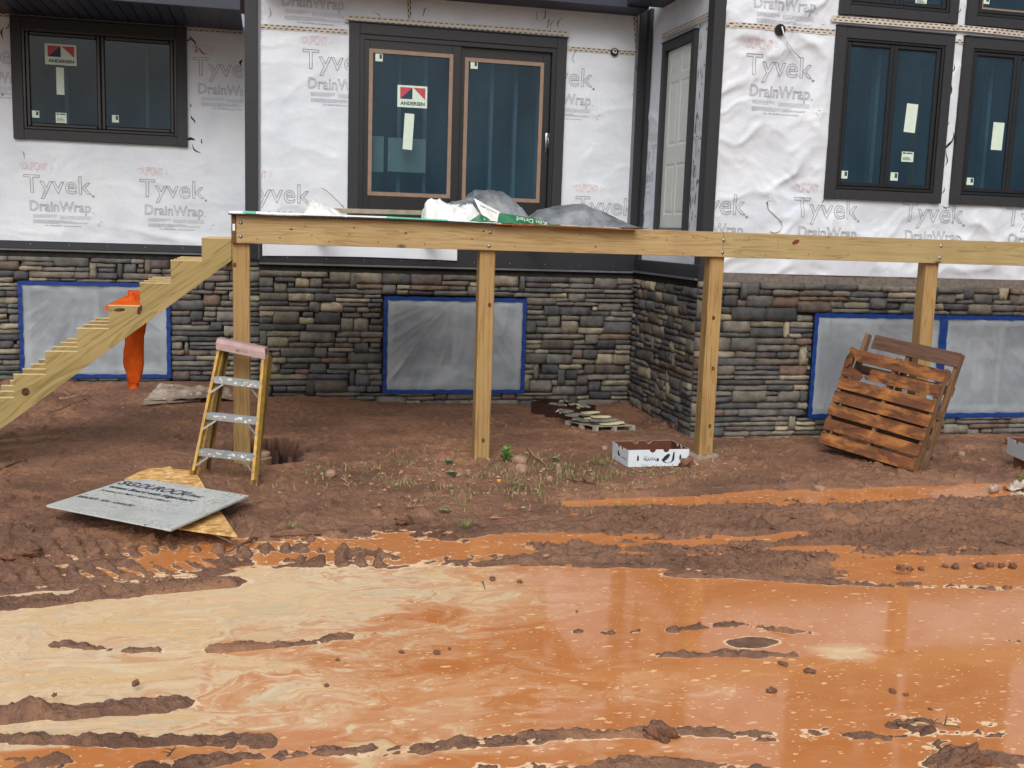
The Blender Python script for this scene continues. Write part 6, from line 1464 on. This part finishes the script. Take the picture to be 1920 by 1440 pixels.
def blade(mb, p, d, h_, w_, mi=0):
    p = Vector(p); s_ = Vector((-d.y, d.x, 0)).normalized()*w_; m1 = p+d*.35*h_+Vector((0, 0, h_*.6)); m2 = p+d*h_*.9+Vector((0, 0, h_*.75))
    mb.add([p-s_, p+s_, m1+s_*.7, m1-s_*.7, m2], [(0, 1, 2, 3), (3, 2, 4)], mi)
def tuft(x, y, wpx, nb_, hh_, label, mat='grassm'):
    mb = MB(); c = pz(x, y, -.04); rr = wpx/2/230
    for k in range(nb_):
        a_, q = random.uniform(0, 6.28), random.random()**.6*rr; X_, Y_ = c[0]+q*math.cos(a_), c[1]+q*math.sin(a_)*.8; d = Vector((math.cos(a_+random.uniform(-1, 1)), math.sin(a_+random.uniform(-1, 1)), 0))
        blade(mb, (X_, Y_, g1(X_, Y_)-.004), d, random.uniform(.4, 1)*hh_, random.uniform(.0015, .003))
    o = mb.build('grass_tuft', M[mat], None, off=tuple(c)); tag(o, label, 'grass')
for q in ((878, 970, 30, 70, .07, 'pale grass tuft on the mud below the pebbles'), (1047, 984, 26, 60, .05, 'green grass tuft just above the ruts'), (970, 906, 40, 90, .06, 'grass tuft in front of the reddish rock'), (1060, 880, 70, 160, .06, 'wide grass patch right of the grey upright rock'),
    (1130, 872, 40, 80, .07, 'grass at the left of the open white box'), (548, 970, 26, 50, .06, 'lone grass tuft right of the strand board'), (1175, 945, 50, 70, .05, 'flattened grass at the edge of the narrow puddle'), (1010, 985, 16, 26, .05, 'tiny grass tuft beside the green one'), (1495, 933, 20, 24, .06, 'few grass blades standing in the narrow puddle'),
    (930, 880, 60, 70, .05, 'sparse grass around the green weed'), (760, 870, 40, 40, .05, 'sparse grass left of the second post'), (690, 1000, 10, 8, .04, 'few blades at the top of the ruts'), (1130, 900, 26, 50, .05, 'grass clump below the wide grass patch'), (1915, 890, 20, 60, .07, 'green weeds under the box at the right edge')): tuft(*q[:5], q[5])
M['leafpale'] = plain('pale_weed_leaf', S('#7c8a6c'), .55, .4, var=.25)
def weed(x, y, hgt, n, label, spread=.05, lw=.014, mt='leafy'):
    p = Vector(pz(x, y, -.03)); p.z = g1(p.x, p.y); mb = MB(); mb.tube([p, p+Vector((0, 0, hgt*.5)), p+Vector((.004, 0, hgt))], .003, 5); e = thing('weed', label, 'weed', tuple(p)); mb.build('stem', M[mt], e)
    for k in range(n):
        a_ = k*2.4; t_ = .15+.85*k/n; b = p+Vector((0, 0, hgt*t_)); d = Vector((math.cos(a_), math.sin(a_)*.8, random.uniform(.2, .7))).normalized(); L = spread*random.uniform(.8, 1.25)*(1.15-.4*t_); s_ = d.cross(Vector((0, 0, 1))).normalized()*lw*L/.05; up2 = Vector((0, 0, .004))
        mb = MB(); mb.add([b, b+d*L*.35+s_+up2, b+d*L*.75+s_*.6+up2, b+d*L-Vector((0, 0, L*.15)), b+d*L*.75-s_*.6+up2, b+d*L*.35-s_+up2, b+d*L*.4, b+d*L*.75], [(0, 1, 6), (1, 2, 7, 6), (2, 3, 7), (0, 6, 5), (6, 7, 4, 5), (7, 3, 4)]); mb.build('leaf', M[mt], e)
weed(948, 866, .12, 22, 'bright green leafy weed right of the second post', .075)
for q in ((842, 868, .035, 7, 'low grey green weed left of the flat cream rock'), (846, 890, .03, 7, 'low weed in front of the flat cream rock'), (1040, 862, .03, 6, 'low weed behind the grey upright rock'), (835, 945, .02, 5, 'tiny weed at the end of the pale stick')): weed(*q, .06, .022, 'leafpale')
# yellow scrap and white tatters
o = MB().box(-.017, .017, -.01, .01, -.01, .012, 0, .003).build('yellow_scrap', plain('yellow_plastic', S('#d8932c'), .5), None); o.location = tuple(np.array(pz(935, 903, g1(*pz(935, 903, -.03)[:2])))+[0, 0, .008]); tag(o, 'small yellow scrap on the ground near the grass', 'scrap')
def tatter(pts, z, seed, label, amp=.03):
    A = [np.array(pz(x, y, z)) for x, y in pts]; mb = MB(); mb.grid(lambda u, v: (lambda p: (p[0], p[1], p[2]+.008+amp*max(0, float(ridge(u*3, v*4+u, seed, 3)-.5))))((A[0]*(1-u)+A[1]*u)*(1-v)+(A[3]*(1-u)+A[2]*u)*v), 30, 14)
    o = mb.build('film_scrap', M['whitefilm2'], None, smooth=True, off=tuple(A[0])); tag(o, label, 'plastic scrap')
tatter([(1876, 921), (1960, 924), (1960, 907), (1905, 908)], ZU, 3, 'muddy white film lying in the narrow puddle at the right edge', .05)
tatter([(1855, 928), (1874, 925), (1868, 916), (1856, 917)], ZU, 6, 'small crumpled white film knot in the narrow puddle', .06)
tatter([(1893, 932), (1950, 945), (1955, 932), (1902, 927)], ZU+.01, 8, 'lower strip of muddy white film at the right edge', .03)

# scattered litter: chips, dead leaves and pebbles past counting
def litter(name, n, area, mats, smin, smax, label, flatness=.25, seed=1, dens=None):
    r = random.Random(seed); mb = MB(); k = 0; PX = []
    for _ in range(n):
        x, y = r.uniform(area[0], area[2]), r.uniform(area[1], area[3])
        if dens and r.random() > dens(x, y): continue
        PX.append(pz(x, y, -.05)[:2])
    P = np.array(PX); Z_ = G(P[:, 0], P[:, 1])
    for (X_, Y_), z_ in zip(P, Z_):
        if (Y_ < 7.3 and z_ < ZW+.002) or (Y_ > 7.3 and z_ < ZU+.002 and 2 < X_ < 8.5 and Y_ < 8.3): continue
        if Y_ > 11.85 or (X_ > 4.2 and Y_ > 9.9): continue
        s_ = r.uniform(smin, smax)*(r.random()**2*1.6+.5); a_ = r.uniform(0, 6.28); m_ = r.randrange(len(mats)); nn = r.randint(4, 6); el = r.uniform(.25, 1)
        ring = [(s_*math.cos(t_)*r.uniform(.7, 1.1), s_*el*math.sin(t_)*r.uniform(.7, 1.1)) for t_ in [2*math.pi*i/nn for i in range(nn)]]
        V = [(X_+p*math.cos(a_)-q*math.sin(a_), Y_+p*math.sin(a_)+q*math.cos(a_), z_-.002+r.uniform(0, s_*.35)) for p, q in ring]; V.append((X_, Y_, z_+s_*flatness+.002))
        mb.add(V, [(i, (i+1) % nn, nn) for i in range(nn)], m_)
    o = mb.build(name, mats, None, kind='stuff'); o['label'] = label; return o
dens = lambda x, y: min(1, .25+.9*math.exp(-((y-885)/45)**2)*(.4+.6*math.exp(-((x-1000)/280)**2)))
litter('chips_and_pebbles', 2600, (0, 770, 1920, 1000), [M['litter'], M['rock'], M['stick'], M['slabgrey']], .004, .011, 'small chips and pebbles scattered over the mud', seed=2, dens=dens)
litter('dead_leaves', 2600, (520, 840, 1400, 975), [M['litter'], M['stick_pale'], M['leafpale'], M['stick'], M['litter']], .008, .020, 'dead leaves and torn weeds in front of the posts', .5, 3, lambda x, y: math.exp(-((y-895)/34)**2)*(.25+.75*math.exp(-((x-960)/230)**2)))
litter('wall_debris', 700, (60, 735, 560, 800), [M['litter'], M['stick_pale'], M['concrete'], M['stick']], .005, .016, 'chips and splinters along the foot of the left wall', .4, 4, lambda x, y: math.exp(-((y-762)/18)**2))
litter('stone_chips', 500, (1180, 775, 1420, 880), [M['slabgrey'], M['slabstone'], M['concrete']], .004, .012, 'stone chips around the third post and the bay corner', .5, 6)
litter('mud_crumbs', 4200, (-20, 940, 1940, 1110), [M['mud']], .004, .011, 'crumbs of wet mud on the ridges', .9, 7)
litter('mud_crumbs', 2400, (1150, 935, 1940, 1060), [M['mud']], .007, .018, 'lumps of churned mud between the two puddles', .8, 17)
litter('mud_crumbs', 2600, (-20, 800, 1940, 960), [M['mud']], .004, .013, 'crumbs of drier mud on the slope', .8, 8, lambda x, y: .5+.5*(x > 1380))
mb = MB(); r = random.Random(44)                # thin grass among the litter, past counting
for _ in range(3600):
    x, y = r.gauss(990, 200), r.gauss(897, 26); p = pz(x, y, -.04); X_, Y_ = p[0], p[1]; gz = g1(X_, Y_)
    if gz < ZU+.002 or Y_ > 9.8 or float(fbm(X_*3, Y_*4, 88, 3)) < -.05: continue
    a_ = r.uniform(0, 6.28); blade(mb, (X_, Y_, gz-.003), Vector((math.cos(a_), math.sin(a_), 0)), r.uniform(.025, .07), r.uniform(.002, .004), r.randrange(2))
o = mb.build('thin_grass', [M['grassm'], M['stick_pale']], None, kind='stuff'); o['label'] = 'thin sparse grass and straw in front of the deck posts'
mb = MB(); r = random.Random(12)                # short fine twigs past counting
for _ in range(260):
    x, y = r.uniform(0, 1900), r.choice((r.uniform(760, 860), r.uniform(860, 1000), r.uniform(860, 1000))); p = Vector(pz(x, y, -.04)); 
    if p.y > 11.7 or (p.x > 4.2 and p.y > 9.8): continue
    gz = g1(p.x, p.y)
    if gz < ZU and p.y < 8.3 and p.x > 2: continue
    a_ = r.uniform(0, 3.14); L = r.uniform(.03, .12); d = Vector((math.cos(a_), math.sin(a_), 0)); q1, q2 = p-d*L/2, p+d*L/2+Vector((r.uniform(-.02, .02), 0, 0)); q1.z = g1(q1.x, q1.y)+.004; q2.z = g1(q2.x, q2.y)+r.choice((.004, .02)); p.z = gz+.008
    mb.tube([q1, p, q2], [.0025, .002, .001], 4, cap=False, mi=r.randrange(2))
o = mb.build('fine_twigs', [M['stick'], M['stick_pale']], None, kind='stuff'); o['label'] = 'short fine twigs strewn over the mud'
